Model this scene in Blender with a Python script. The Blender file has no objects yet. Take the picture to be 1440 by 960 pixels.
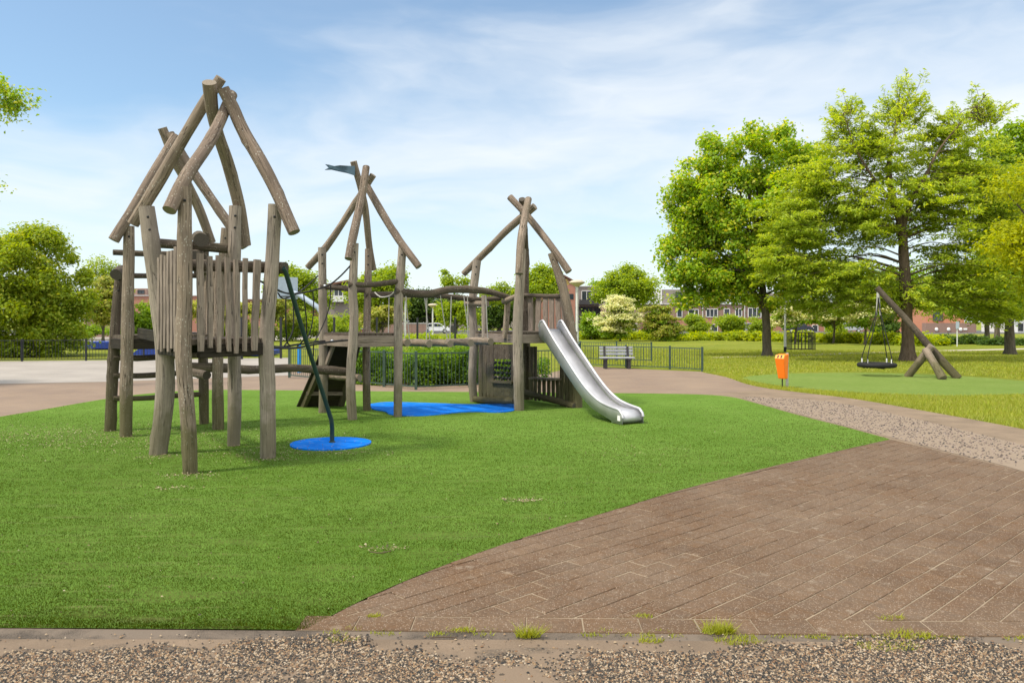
import bpy, bmesh, math, random
import numpy as np
from mathutils import Vector, Matrix

random.seed(7)
RNG = np.random.default_rng(11)
C = bpy.context.scene.collection
SC = bpy.context.scene

# ------------------------------------------------------------------ camera, sky, sun, exposure
F, H, CX, HY = 1080.0, 1.7, 720.0, 452.0        # focal length in photo pixels, eye height, principal column, horizon row
cam_d = bpy.data.cameras.new('camera')
cam = bpy.data.objects.new('camera', cam_d); C.objects.link(cam)
cam_d.sensor_fit = 'HORIZONTAL'; cam_d.sensor_width = 36.0
cam_d.lens = 36.0 * F / 1440.0
cam_d.shift_y = -(480.0 - HY) / 1440.0
cam_d.clip_start = 0.05; cam_d.clip_end = 5000
cam.location = (0, 0, H); cam.rotation_euler = (math.radians(90), 0, 0)
SC.camera = cam

SUN_EL, SUN_DIR = 57.0, (0.86, 0.42)            # elevation; ground direction the shadows run
w = bpy.data.worlds.new('World'); SC.world = w; w.use_nodes = True
nt = w.node_tree; nt.nodes.clear()
def wn(t, **k):
    n = nt.nodes.new(t)
    for a, b in k.items(): setattr(n, a, b)
    return n
sky = wn('ShaderNodeTexSky', sky_type='NISHITA', sun_disc=False)
sky.sun_elevation = math.radians(SUN_EL)
sky.sun_rotation = math.atan2(-SUN_DIR[0], -SUN_DIR[1])
sky.air_density = 1.0; sky.dust_density = 0.6; sky.ozone_density = 1.6
tc = wn('ShaderNodeTexCoord')
mp = wn('ShaderNodeMapping'); mp.inputs['Scale'].default_value = (1.0, 0.8, 3.4); mp.inputs['Rotation'].default_value = (0.0, math.radians(13), 0)
nt.links.new(tc.outputs['Generated'], mp.inputs['Vector'])
warp = wn('ShaderNodeTexNoise'); warp.inputs['Scale'].default_value = 2.2; warp.inputs['Detail'].default_value = 4
nt.links.new(mp.outputs[0], warp.inputs['Vector'])
wa = wn('ShaderNodeVectorMath', operation='MULTIPLY_ADD'); wa.inputs[1].default_value = (0.55, 0.55, 0.55)
nt.links.new(warp.outputs['Color'], wa.inputs[0]); nt.links.new(mp.outputs[0], wa.inputs[2])
cn = wn('ShaderNodeTexNoise'); cn.inputs['Scale'].default_value = 2.3; cn.inputs['Detail'].default_value = 8; cn.inputs['Roughness'].default_value = 0.52
nt.links.new(wa.outputs[0], cn.inputs['Vector'])
sep = wn('ShaderNodeSeparateXYZ'); nt.links.new(tc.outputs['Generated'], sep.inputs[0])
# more cirrus to the right and in the middle of the sky, clear blue high on the left
mx = wn('ShaderNodeMath', operation='MULTIPLY_ADD'); mx.inputs[1].default_value = 0.19; mx.inputs[2].default_value = 0.0
nt.links.new(sep.outputs['X'], mx.inputs[0])
el = wn('ShaderNodeValToRGB'); e = el.color_ramp
e.elements[0].position = 0.0; e.elements[0].color = (0.5, 0.5, 0.5, 1)
e.elements[1].position = 0.42; e.elements[1].color = (0.26, 0.26, 0.26, 1)
for p, v in ((0.06, .47), (0.14, .57), (0.22, .53), (0.29, .36)):
    q = e.elements.new(p); q.color = (v, v, v, 1)
nt.links.new(sep.outputs['Z'], el.inputs[0])
a1 = wn('ShaderNodeMath', operation='ADD'); nt.links.new(cn.outputs['Fac'], a1.inputs[0]); nt.links.new(mx.outputs[0], a1.inputs[1])
a2 = wn('ShaderNodeMath', operation='ADD'); nt.links.new(a1.outputs[0], a2.inputs[0]); nt.links.new(el.outputs[0], a2.inputs[1])
cr = wn('ShaderNodeMapRange', interpolation_type='SMOOTHSTEP'); cr.inputs['From Min'].default_value = 0.74; cr.inputs['From Max'].default_value = 1.26
cr.inputs['To Max'].default_value = 0.94
nt.links.new(a2.outputs[0], cr.inputs['Value'])
hz = wn('ShaderNodeMapRange', interpolation_type='SMOOTHSTEP'); hz.inputs['From Min'].default_value = 0.26; hz.inputs['From Max'].default_value = -0.02
hz.inputs['To Max'].default_value = 0.78
nt.links.new(sep.outputs['Z'], hz.inputs['Value'])
mxm = wn('ShaderNodeMath', operation='MAXIMUM'); nt.links.new(cr.outputs[0], mxm.inputs[0]); nt.links.new(hz.outputs[0], mxm.inputs[1])
# unseen cloud overhead and behind the viewer, added brighter and thicker as fill light
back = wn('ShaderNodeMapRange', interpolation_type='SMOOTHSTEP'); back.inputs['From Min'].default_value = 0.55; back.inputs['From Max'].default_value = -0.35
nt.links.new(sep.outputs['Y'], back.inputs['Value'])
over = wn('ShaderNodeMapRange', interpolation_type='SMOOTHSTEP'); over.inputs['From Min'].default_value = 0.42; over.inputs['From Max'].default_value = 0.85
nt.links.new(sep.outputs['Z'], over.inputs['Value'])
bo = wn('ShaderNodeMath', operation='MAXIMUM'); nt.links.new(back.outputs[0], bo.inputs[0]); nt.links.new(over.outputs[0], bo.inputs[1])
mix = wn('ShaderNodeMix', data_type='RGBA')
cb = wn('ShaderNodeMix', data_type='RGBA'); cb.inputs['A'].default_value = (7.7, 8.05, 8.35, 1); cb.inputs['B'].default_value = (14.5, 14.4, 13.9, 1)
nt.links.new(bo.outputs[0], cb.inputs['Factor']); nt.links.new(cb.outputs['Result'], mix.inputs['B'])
tint = wn('ShaderNodeMix', data_type='RGBA', blend_type='MULTIPLY'); tint.inputs['Factor'].default_value = 1.0; tint.inputs['B'].default_value = (1.22, 1.42, 1.42, 1)
nt.links.new(sky.outputs[0], tint.inputs['A'])
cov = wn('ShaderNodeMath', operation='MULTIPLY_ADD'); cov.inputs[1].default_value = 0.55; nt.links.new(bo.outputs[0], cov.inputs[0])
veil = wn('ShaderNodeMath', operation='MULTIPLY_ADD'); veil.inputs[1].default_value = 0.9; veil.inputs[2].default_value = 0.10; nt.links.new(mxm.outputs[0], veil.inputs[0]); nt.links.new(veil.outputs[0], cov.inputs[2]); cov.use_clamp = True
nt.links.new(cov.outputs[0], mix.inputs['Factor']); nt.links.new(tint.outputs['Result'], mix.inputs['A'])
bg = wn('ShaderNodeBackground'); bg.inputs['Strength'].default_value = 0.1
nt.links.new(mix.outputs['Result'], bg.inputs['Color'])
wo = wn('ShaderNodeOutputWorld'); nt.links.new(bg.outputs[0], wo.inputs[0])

sd = bpy.data.lights.new('sun', 'SUN'); sd.energy = 3.7; sd.angle = math.radians(7.0); sd.color = (1.0, 0.91, 0.76)
sun = bpy.data.objects.new('sun', sd); C.objects.link(sun); sun.location = (-20, 0, 30)
_k = math.tan(math.radians(SUN_EL)) * math.hypot(*SUN_DIR)
sun.rotation_euler = Vector((SUN_DIR[0], SUN_DIR[1], -_k)).to_track_quat('-Z', 'Y').to_euler()
SC.view_settings.view_transform = 'Standard'; SC.view_settings.look = 'None'
SC.view_settings.exposure = 0.36; SC.view_settings.gamma = 1.0; SC.view_settings.use_curve_mapping = False
SC.cycles.max_bounces = 8; SC.cycles.transparent_max_bounces = 8
SC.cycles.use_denoising = True

# ------------------------------------------------------------------ helpers
def G(px, py, z=0.0):                            # ground point seen at a photo pixel
    Y = F * (H - z) / (py - HY)
    return Vector(((px - CX) / F * Y, Y, z))
def P(px, py, Y):                                # point at depth Y
    return Vector(((px - CX) / F * Y, Y, H - (py - HY) / F * Y))
def XZ(px, Y): return (px - CX) / F * Y
def ZZ(py, Y): return H - (py - HY) / F * Y

def root_loc(o):
    v = Vector((0, 0, 0))
    while o is not None:
        v += o.location; o = o.parent
    return v
def tag(o, label=None, cat=None, group=None, kind=None):
    if label: o['label'] = label
    if cat: o['category'] = cat
    if group: o['group'] = group
    if kind: o['kind'] = kind
    return o
def thing(name, label, cat, loc=(0, 0, 0), group=None):
    o = bpy.data.objects.new(name, None); C.objects.link(o); o.location = loc
    o.empty_display_size = 0.1
    return tag(o, label, cat, group)
def link_mesh(name, me, parent=None):
    o = bpy.data.objects.new(name, me); C.objects.link(o)
    if parent is not None: o.parent = parent
    return o
def copy_tree(o, parent=None):
    c = o.copy(); C.objects.link(c); c.parent = parent
    for ch in list(o.children): copy_tree(ch, c)
    return c

class MB:
    def __init__(s): s.v = []; s.f = []; s.uv = []; s.mi = []; s.sm = []
    def face(s, idx, uv=None, mi=0, sm=False):
        s.f.append(tuple(idx)); s.uv.append(uv); s.mi.append(mi); s.sm.append(sm)
    def poly(s, pts, mi=0):
        b = len(s.v); s.v += [Vector(p) for p in pts]
        s.face(range(b, b + len(pts)), [(p[0], p[1]) for p in pts], mi)
    def hexa(s, c, mi=0):                        # 8 corners: bottom 4 ccw, top 4 ccw
        b = len(s.v); s.v += [Vector(p) for p in c]
        for q in ((3, 2, 1, 0), (4, 5, 6, 7), (0, 1, 5, 4), (1, 2, 6, 5), (2, 3, 7, 6), (3, 0, 4, 7)):
            p = [s.v[b + i] for i in q]
            l1 = (p[1] - p[0]).length; l2 = (p[2] - p[1]).length
            uv = [(0, 0), (l1, 0), (l1, l2), (0, l2)] if l2 > l1 else [(0, 0), (0, l1), (l2, l1), (l2, 0)]
            s.face([b + i for i in q], uv, mi)
    def box(s, c, size, rz=0.0, mi=0, axes=None):
        c = Vector(c)
        if axes is None:
            ca, sa = math.cos(rz), math.sin(rz)
            axes = (Vector((ca, sa, 0)), Vector((-sa, ca, 0)), Vector((0, 0, 1)))
        x, y, z = axes[0] * size[0] / 2, axes[1] * size[1] / 2, axes[2] * size[2] / 2
        s.hexa([c - x - y - z, c + x - y - z, c + x + y - z, c - x + y - z, c - x - y + z, c + x - y + z, c + x + y + z, c - x + y + z], mi)
    def beam(s, a, b, wd, ht, up=(0, 0, 1), mi=0):   # rectangular bar a->b
        a, b = Vector(a), Vector(b); d = (b - a); L = d.length; d.normalize(); up = Vector(up)
        y = up.cross(d)
        if y.length < 1e-4: y = Vector((0, 1, 0)).cross(d)
        y.normalize(); z = d.cross(y)
        s.box((a + b) / 2, (L, wd, ht), mi=mi, axes=(d, y, z))
    def tube(s, pts, rad, n=8, cap=True, mi=0, cmi=None, wob=0.0, seed=0, closed=False, flat=1.0):
        pts = [Vector(p) for p in pts]; m = len(pts)
        if not hasattr(rad, '__len__'): rad = [rad] * m
        rr = random.Random(seed); ph = [rr.uniform(0, 6.28) for _ in range(8)]; u0 = rr.uniform(0, 50)
        tot = sum((pts[i] - pts[i - 1]).length for i in range(1, m)); kn = [(rr.uniform(.08, .92) * tot, rr.uniform(0, 6.28), rr.uniform(.06, .17), rr.uniform(.05, .10)) for _ in range(int(tot * 1.6) + 1)] if wob and n > 10 else []
        t = (pts[1] - pts[0]).normalized()
        nrm = t.orthogonal().normalized()
        b0 = len(s.v); L = 0; Ls = []
        for i in range(m):
            if i == 0: t2 = (pts[1] - pts[0]) if not closed else (pts[1] - pts[-1])
            elif i == m - 1: t2 = (pts[-1] - pts[-2]) if not closed else (pts[0] - pts[-2])
            else: t2 = pts[i + 1] - pts[i - 1]
            t2 = t2.normalized()
            nrm = (nrm - t2 * nrm.dot(t2)).normalized(); bn = t2.cross(nrm)
            if i: L += (pts[i] - pts[i - 1]).length
            Ls.append(L)
            for k in range(n):
                a = 2 * math.pi * k / n
                r = rad[i]
                if wob:
                    r *= 1 + wob * (math.sin(2 * a + ph[0] + L * 1.7) * .5 + math.sin(3 * a + ph[1] - L * 2.9) * .45 + math.sin(a + ph[2] + L * 4.3) * .4 + math.sin(5 * a + ph[3] + L * 9) * .22 + math.sin(ph[4] + L * 6.1) * .5)
                for (kl, ka, kh, kw) in kn:
                    da = (a - ka + math.pi) % (2 * math.pi) - math.pi
                    r += rad[i] * kh * math.exp(-((L - kl) / kw) ** 2 - (da / .55) ** 2)
                s.v.append(pts[i] + nrm * (math.cos(a) * r) + bn * (math.sin(a) * r * flat))
        rm = sum(rad) / m; cyc = 2 * math.pi * rm
        for i in range(m if closed else m - 1):
            j = (i + 1) % m
            for k in range(n):
                k2 = (k + 1) % n
                la, lb = Ls[i], (Ls[j] if j else L + (pts[0] - pts[-1]).length)
                s.face((b0 + i * n + k, b0 + i * n + k2, b0 + j * n + k2, b0 + j * n + k),
                       [(u0 + k / n * cyc, la), (u0 + (k + 1) / n * cyc, la), (u0 + (k + 1) / n * cyc, lb), (u0 + k / n * cyc, lb)], mi, True)
        if cap and not closed:
            cm = mi if cmi is None else cmi
            for i, flip in ((0, True), (m - 1, False)):
                ring = [b0 + i * n + k for k in range(n)]
                if flip: ring = ring[::-1]
                cv = [s.v[q].copy() for q in ring]; bb = len(s.v); s.v += cv
                s.face(range(bb, bb + n), [(0.5 + 0.5 * math.cos(2 * math.pi * k / n), 0.5 + 0.5 * math.sin(2 * math.pi * k / n)) for k in range(n)], cm)
    def log(s, pts, rad, n=14, wob=.05, seed=0, step=.06, mi=0, cmi=1):
        p2, r2 = spline(pts, rad, step)
        s.tube(p2, r2, n, True, mi, cmi, wob, seed)
    def sphere(s, c, r, n=8, m=6, mi=0, sq=(1, 1, 1)):
        c = Vector(c); b = len(s.v)
        for j in range(1, m):
            ph = math.pi * j / m
            for k in range(n):
                a = 2 * math.pi * k / n
                s.v.append(c + Vector((math.sin(ph) * math.cos(a) * r * sq[0], math.sin(ph) * math.sin(a) * r * sq[1], math.cos(ph) * r * sq[2])))
        top = len(s.v); s.v.append(c + Vector((0, 0, r * sq[2]))); s.v.append(c - Vector((0, 0, r * sq[2])))
        for k in range(n):
            k2 = (k + 1) % n
            s.face((top, b + k, b + k2), None, mi, True)
            for j in range(m - 2): s.face((b + j * n + k, b + (j + 1) * n + k, b + (j + 1) * n + k2, b + j * n + k2), None, mi, True)
            s.face((top + 1, b + (m - 2) * n + k2, b + (m - 2) * n + k), None, mi, True)
    def lathe(s, c, prof, n=16, mi=0):           # prof: (r, z)
        c = Vector(c); b = len(s.v); m = len(prof)
        for r, z in prof:
            for k in range(n):
                a = 2 * math.pi * k / n; s.v.append(c + Vector((r * math.cos(a), r * math.sin(a), z)))
        for i in range(m - 1):
            for k in range(n):
                k2 = (k + 1) % n; s.face((b + i * n + k, b + i * n + k2, b + (i + 1) * n + k2, b + (i + 1) * n + k), None, mi, True)
    def prism(s, pts, off, mi=0):                # polygon (ordered loop) extruded by a vector
        off = Vector(off); pts = [Vector(p) for p in pts]; b = len(s.v); m = len(pts); s.v += pts + [p + off for p in pts]
        s.face(range(b, b + m)[::-1], None, mi); s.face(range(b + m, b + 2 * m), None, mi)
        for i in range(m):
            j = (i + 1) % m; s.face((b + i, b + j, b + m + j, b + m + i), None, mi)
    def build(s, name, mats, parent=None, loc=None, bevel=0.0):
        if not isinstance(mats, (list, tuple)): mats = [mats]
        org = root_loc(parent) if parent is not None else (Vector(loc) if loc is not None else Vector((0, 0, 0)))
        me = bpy.data.meshes.new(name)
        me.from_pydata([v - org for v in s.v], [], s.f)
        for m in mats: me.materials.append(m)
        uvl = me.uv_layers.new(name='UVMap')
        flat = []
        for f, uv in zip(s.f, s.uv):
            if uv is None: uv = [(s.v[i].x + s.v[i].y * .7, s.v[i].z + s.v[i].y * .3) for i in f]
            for q in uv: flat += [q[0], q[1]]
        uvl.data.foreach_set('uv', flat)
        me.polygons.foreach_set('material_index', s.mi)
        me.polygons.foreach_set('use_smooth', s.sm)
        me.update()
        o = link_mesh(name, me, parent)
        if parent is None and loc is not None: o.location = loc
        if bevel:
            md = o.modifiers.new('bevel', 'BEVEL'); md.width = bevel; md.segments = 2; md.limit_method = 'ANGLE'
        return o

def spline(pts, rad, step):
    pts = [Vector(p) for p in pts]; m = len(pts)
    if not hasattr(rad, '__len__'): rad = [rad] * m
    if len(rad) != m: rad = [rad[0] + (rad[-1] - rad[0]) * i / (m - 1) for i in range(m)]
    op, orr = [], []
    for i in range(m - 1):
        p0 = pts[i - 1] if i else pts[0] * 2 - pts[1]
        p1, p2 = pts[i], pts[i + 1]
        p3 = pts[i + 2] if i + 2 < m else pts[-1] * 2 - pts[-2]
        k = max(1, int((p2 - p1).length / step))
        for j in range(k):
            t = j / k; t2 = t * t; t3 = t2 * t
            op.append(0.5 * ((2 * p1) + (p2 - p0) * t + (2 * p0 - 5 * p1 + 4 * p2 - p3) * t2 + (3 * p1 - p0 - 3 * p2 + p3) * t3))
            orr.append(rad[i] + (rad[i + 1] - rad[i]) * t)
    op.append(pts[-1]); orr.append(rad[-1])
    return op, orr

# ------------------------------------------------------------------ materials
class NM:
    def __init__(s, name):
        s.m = bpy.data.materials.new(name); s.m.use_nodes = True; s.t = s.m.node_tree
        s.b = s.t.nodes['Principled BSDF']; s.out = s.t.nodes['Material Output']
        s.b.inputs['Specular IOR Level'].default_value = 0.3
    def n(s, typ, ins=None, **k):
        nd = s.t.nodes.new(typ)
        for a, b in k.items(): setattr(nd, a, b)
        for a, b in (ins or {}).items():
            if hasattr(b, 'bl_rna') and isinstance(b, bpy.types.NodeSocket): s.t.links.new(b, nd.inputs[a])
            else: nd.inputs[a].default_value = b
        return nd
    def link(s, a, b): s.t.links.new(a, b)
    def coord(s, kind='Object', scale=(1, 1, 1), rot=(0, 0, 0)):
        if kind == 'World': c = s.n('ShaderNodeNewGeometry').outputs['Position']
        else: c = s.n('ShaderNodeTexCoord').outputs[kind]
        return s.n('ShaderNodeMapping', {'Vector': c, 'Scale': scale, 'Rotation': rot}).outputs[0]
    def noise(s, vec, scale, detail=4, rough=.55, out='Fac'):
        return s.n('ShaderNodeTexNoise', {'Vector': vec, 'Scale': scale, 'Detail': detail, 'Roughness': rough}).outputs[out]
    def ramp(s, fac, stops, interp='LINEAR'):
        r = s.n('ShaderNodeValToRGB', {'Fac': fac}); e = r.color_ramp; e.interpolation = interp
        while len(e.elements) > 1: e.elements.remove(e.elements[-1])
        for i, (p, c) in enumerate(stops):
            if not hasattr(c, '__len__'): c = (c, c, c)
            q = e.elements[0] if i == 0 else e.elements.new(p)
            q.position = p; q.color = (*c[:3], 1)
        return r.outputs['Color']
    def mix(s, fac, a, b, mode='MIX'):
        m = s.n('ShaderNodeMix', data_type='RGBA', blend_type=mode)
        for key, v in (('Factor', fac), ('A', a), ('B', b)):
            i = {'Factor': 0, 'A': 6, 'B': 7}[key]
            if isinstance(v, bpy.types.NodeSocket): s.t.links.new(v, m.inputs[i])
            else: m.inputs[i].default_value = v if key == 'Factor' else (*v[:3], 1)
        return m.outputs[2]
    def math(s, op, a, b=0.0, c=0.0):
        m = s.n('ShaderNodeMath', operation=op)
        for i, v in enumerate((a, b, c)):
            if isinstance(v, bpy.types.NodeSocket): s.t.links.new(v, m.inputs[i])
            else: m.inputs[i].default_value = v
        return m.outputs[0]
    def col(s, c):
        if isinstance(c, bpy.types.NodeSocket): s.link(c, s.b.inputs['Base Color'])
        else: s.b.inputs['Base Color'].default_value = (*c[:3], 1)
    def bump(s, h, strength=.4, dist=.01):
        bp = s.n('ShaderNodeBump', {'Height': h, 'Strength': strength, 'Distance': dist}); s.link(bp.outputs[0], s.b.inputs['Normal'])
    def rough(s, r):
        if isinstance(r, bpy.types.NodeSocket): s.link(r, s.b.inputs['Roughness'])
        else: s.b.inputs['Roughness'].default_value = r

def m_plain(name, col, rough=.6, metal=0.0, var=.15, scale=8.0):
    m = NM(name); v = m.coord('Object')
    f = m.noise(v, scale, 5)
    lo = tuple(c * (1 - var) for c in col); hi = tuple(min(1, c * (1 + var)) for c in col)
    m.col(m.ramp(f, [(.3, lo), (.7, hi)])); m.rough(rough); m.b.inputs['Metallic'].default_value = metal
    return m.m

def m_wood(name, dark, light, spots=0.0, moss=0.25, crack=1.0):
    m = NM(name)
    uv = m.coord('UV', (1, 1, 1))
    rnd = m.n('ShaderNodeObjectInfo').outputs['Random']
    off = m.n('ShaderNodeVectorMath', {0: uv}, operation='ADD'); m.link(m.n('ShaderNodeCombineXYZ', {'Z': m.math('MULTIPLY', rnd, 37.0)}).outputs[0], off.inputs[1])
    st = m.n('ShaderNodeMapping', {'Vector': off.outputs[0], 'Scale': (40, 1.4, 1)}).outputs[0]
    grain = m.noise(st, 1.6, 7, .62)
    st2 = m.n('ShaderNodeMapping', {'Vector': off.outputs[0], 'Scale': (9, .9, 1)}).outputs[0]
    grain2 = m.noise(st2, 1.3, 4, .55)
    pos = m.n('ShaderNodeNewGeometry').outputs['Position']
    blot = m.noise(pos, 2.3, 4, .6)
    base = m.mix(m.ramp(grain, [(.22, 0), (.76, 1)]), dark, light)
    mid = tuple((a + b) / 2 * .72 for a, b in zip(dark, light))
    base = m.mix(m.ramp(blot, [(.38, 0), (.66, .75)]), base, m.mix(grain2, tuple(c * .6 for c in mid), tuple(c * 1.35 for c in mid)))
    # long drying cracks
    st3 = m.n('ShaderNodeMapping', {'Vector': off.outputs[0], 'Scale': (16, .7, 1)}).outputs[0]
    ck = m.noise(st3, 1.5, 3, .5)
    ckm = m.ramp(m.math('ABSOLUTE', m.math('SUBTRACT', ck, .5)), [(0.0, .9), (.006, .7), (.015, 0)])
    ckm = m.math('MULTIPLY', ckm, m.math('MULTIPLY', m.ramp(blot, [(.4, 1), (.6, .25)]), crack))
    base = m.mix(ckm, base, tuple(c * .22 for c in dark))
    if spots:                                    # lichen flecks
        vo = m.n('ShaderNodeTexVoronoi', {'Vector': m.n('ShaderNodeMapping', {'Vector': pos, 'Scale': (1, 1, .55)}).outputs[0], 'Scale': 38.0, 'Randomness': 1.0})
        sm = m.ramp(vo.outputs['Distance'], [(.0, 1), (.20, .9), (.27, 0)])
        sel = m.ramp(m.noise(pos, 6.0, 4), [(.42, 0), (.54, 1)])
        fs = m.math('MULTIPLY', m.math('MULTIPLY', sm, sel), spots)
        base = m.mix(fs, base, (.46, .44, .38))
    # algae stain reaching up from the damp foot of each post
    z = m.n('ShaderNodeSeparateXYZ', {0: pos}).outputs['Z']
    zz = m.math('ADD', z, m.math('MULTIPLY', m.noise(pos, 6.0, 4), -.9))
    alg = m.math('MULTIPLY', m.ramp(zz, [(0.0, 1), (.30, 0)]), moss * 2.2)
    base = m.mix(m.math('MINIMUM', alg, .75), base, (.075, .075, .022))
    alg2 = m.math('MULTIPLY', m.ramp(m.noise(pos, 1.7, 3), [(.52, 0), (.75, 1)]), moss)
    base = m.mix(alg2, base, (.11, .10, .045))
    m.col(base); m.rough(.85)
    m.b.inputs['Specular IOR Level'].default_value = .2
    hgt = m.math('SUBTRACT', m.math('ADD', grain, m.math('MULTIPLY', grain2, .8)), m.math('MULTIPLY', ckm, 1.6))
    m.bump(hgt, .75, .012)
    return m.m

def m_end(name, c1, c2):
    m = NM(name); uv = m.coord('UV')
    d = m.n('ShaderNodeVectorMath', {0: uv, 1: (.5, .5, 0)}, operation='DISTANCE').outputs['Value']
    nz = m.noise(uv, 5, 4)
    rings = m.math('SINE', m.math('ADD', m.math('MULTIPLY', d, 90.0), m.math('MULTIPLY', nz, 9.0)))
    rings = m.math('MULTIPLY_ADD', rings, .22, .5)
    base = m.mix(m.math('ADD', rings, m.math('MULTIPLY', m.math('SUBTRACT', m.noise(uv, 11, 5), .5), .9)), c1, c2)
    m.col(base); m.rough(.9); m.bump(rings, .3, .004)
    return m.m

def m_leaf(name, cols, trans=.35, rough=.5):
    m = NM(name)
    r = m.n('ShaderNodeNewGeometry').outputs['Random Per Island']
    c = m.ramp(r, [(i / max(1, len(cols) - 1), q) for i, q in enumerate(cols)])
    pos = m.n('ShaderNodeNewGeometry').outputs['Position']
    big = m.noise(pos, .55, 3)
    c = m.mix(m.math('MULTIPLY', m.ramp(big, [(.4, 0), (.65, 1)]), .45), c, m.n('ShaderNodeHueSaturation', {'Color': c, 'Hue': .485, 'Saturation': 1.05, 'Value': 1.25}).outputs[0])
    m.col(c); m.rough(rough); m.b.inputs['Specular IOR Level'].default_value = .25
    tr = m.n('ShaderNodeBsdfTranslucent', {'Color': m.n('ShaderNodeHueSaturation', {'Color': c, 'Hue': .48, 'Saturation': 1.1, 'Value': 1.5}).outputs[0]})
    mx = m.n('ShaderNodeMixShader', {0: trans, 1: m.b.outputs[0], 2: tr.outputs[0]})
    m.link(mx.outputs[0], m.out.inputs['Surface'])
    return m.m

M = {}
M['end'] = m_end('end_grain', (.10, .085, .07), (.30, .25, .19))
M['end_dark'] = m_end('end_grain_weathered', (.03, .027, .022), (.11, .095, .075))
M['wood_grey'] = m_wood('wood_weathered_grey', (0.1647, 0.1356, 0.1091), (0.4144, 0.3523, 0.2917), .25, .22)
M['wood_brown'] = m_wood('wood_weathered_brown', (0.1216, 0.0913, 0.0685), (0.3442, 0.2759, 0.2137), .6, .32)
M['wood_bark'] = m_wood('wood_bark_speckled', (0.1011, 0.0748, 0.0573), (0.2935, 0.2275, 0.1782), .8, .2)
M['wood_dark'] = m_wood('wood_old_dark', (.045, .035, .027), (.155, .122, .092), .3, .25)
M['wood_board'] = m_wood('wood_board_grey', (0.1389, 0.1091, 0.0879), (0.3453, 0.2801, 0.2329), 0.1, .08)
M['wood_black'] = m_wood('wood_near_black', (.010, .008, .006), (.045, .035, .026), 0.0, .15)  # near-black wood tone for edge boards, joist and ramp deck
LOGM = {'g': [M['wood_grey'], M['end']], 'b': [M['wood_brown'], M['end']], 'k': [M['wood_bark'], M['end']], 'd': [M['wood_dark'], M['end_dark']]}

M['steel'] = m_plain('galvanised_steel', (.55, .56, .57), .35, 1.0, .12)
M['rope'] = m_plain('black_rope', (.018, .018, .019), .8)
M['rope_pale'] = m_plain('pale_rope', (.36, .35, .33), .8)
M['green_pole'] = m_plain('dark_green_paint', (.018, .040, .036), .35, 0, .1)
M['fence_green'] = m_plain('fence_green_paint', (.045, .075, .06), .5, 0, .2)
M['fence_black'] = m_plain('fence_black_paint', (.02, .022, .026), .5, 0, .2)
M['black_metal'] = m_plain('black_metal', (.012, .013, .014), .5)
M['orange'] = m_plain('orange_plastic', (.85, .19, .012), .38, 0, .06)
M['orange_pale'] = m_plain('orange_lid', (.95, .33, .05), .4, 0, .06)
M['white_paint'] = m_plain('white_paint', (.72, .72, .70), .5, 0, .08)
M['pole_paint'] = m_plain('pole_paint', (.55, .56, .55), .5, 0, .12)
M['lamp_glass'] = m_plain('lamp_shade_beige', (.45, .40, .30), .5, 0, .05)
M['flag'] = m_plain('flag_blue_grey', (.045, .085, .12), .5, 0, .2)
M['blue_panel'] = m_plain('blue_ramp_paint', (.018, .045, .26), .45, 0, .2)
M['grey_panel'] = m_plain('grey_panel', (.36, .43, .53), .4, 0, .08)
M['bench_slat'] = m_plain('bench_grey_slats', (.30, .31, .34), .7, 0, .15)
M['bench_dark'] = m_plain('bench_dark_legs', (.035, .033, .035), .7)
M['rubber'] = m_plain('black_rubber', (.014, .014, .015), .75)
M['concrete'] = m_plain('concrete_wall', (.42, .40, .37), .9, 0, .12, 1.5)
M['glass'] = m_plain('window_glass', (.035, .045, .055), .06, 0, .3, .6)
M['white_frame'] = m_plain('window_frame_white', (.72, .72, .70), .5, 0, .05)
M['dark_frame'] = m_plain('window_frame_dark', (.05, .05, .055), .5, 0, .05)
M['roof_tile'] = m_plain('roof_tiles', (.14, .075, .05), .85, 0, .2)
M['roof_metal'] = m_plain('roof_edge_pale', (.5, .5, .5), .6, 0, .05)
M['car_white'] = m_plain('car_white', (.70, .72, .75), .25, 0, .03)
M['car_dark'] = m_plain('car_dark', (.03, .035, .05), .25, 0, .03)
M['car_silver'] = m_plain('car_silver', (.40, .42, .44), .25, .2, .03)
M['tyre'] = m_plain('tyre', (.015, .015, .015), .85)
M['bin_grey'] = m_plain('bin_grey', (.05, .05, .055), .6)
M['blue_bright'] = m_plain('blue_plastic', (.02, .22, .55), .5)

def m_brick(name, a, b, mortar, sc=1.0):
    m = NM(name)
    v = m.n('ShaderNodeMapping', {'Vector': m.n('ShaderNodeTexCoord').outputs['UV'], 'Scale': (sc, sc, sc)}).outputs[0]
    br = m.n('ShaderNodeTexBrick', {'Vector': v, 'Color1': (*a, 1), 'Color2': (*b, 1), 'Mortar': (*mortar, 1), 'Scale': 1.0, 'Mortar Size': .012, 'Brick Width': .22, 'Row Height': .066})
    big = m.noise(v, .35, 3)
    m.col(m.mix(m.math('MULTIPLY', big, .5), br.outputs['Color'], tuple(c * .62 for c in a))); m.rough(.9)
    return m.m
M['brick_red'] = m_brick('brick_red', (.44, .165, .10), (.36, .13, .085), (.34, .26, .21))
M['brick_brown'] = m_brick('brick_brown', (.29, .17, .135), (.23, .13, .105), (.3, .24, .2))
M['brick_orange'] = m_brick('brick_orange', (.58, .20, .10), (.48, .17, .09), (.42, .3, .22))
M['brick_grey'] = m_brick('brick_grey', (.10, .09, .088), (.075, .07, .068), (.15, .14, .13))
M['panel_grey'] = m_plain('panel_grey', (.24, .21, .195), .8, 0, .06, .5)
M['panel_pale'] = m_plain('panel_pale', (.5, .5, .5), .7, 0, .05, .5)

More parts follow.
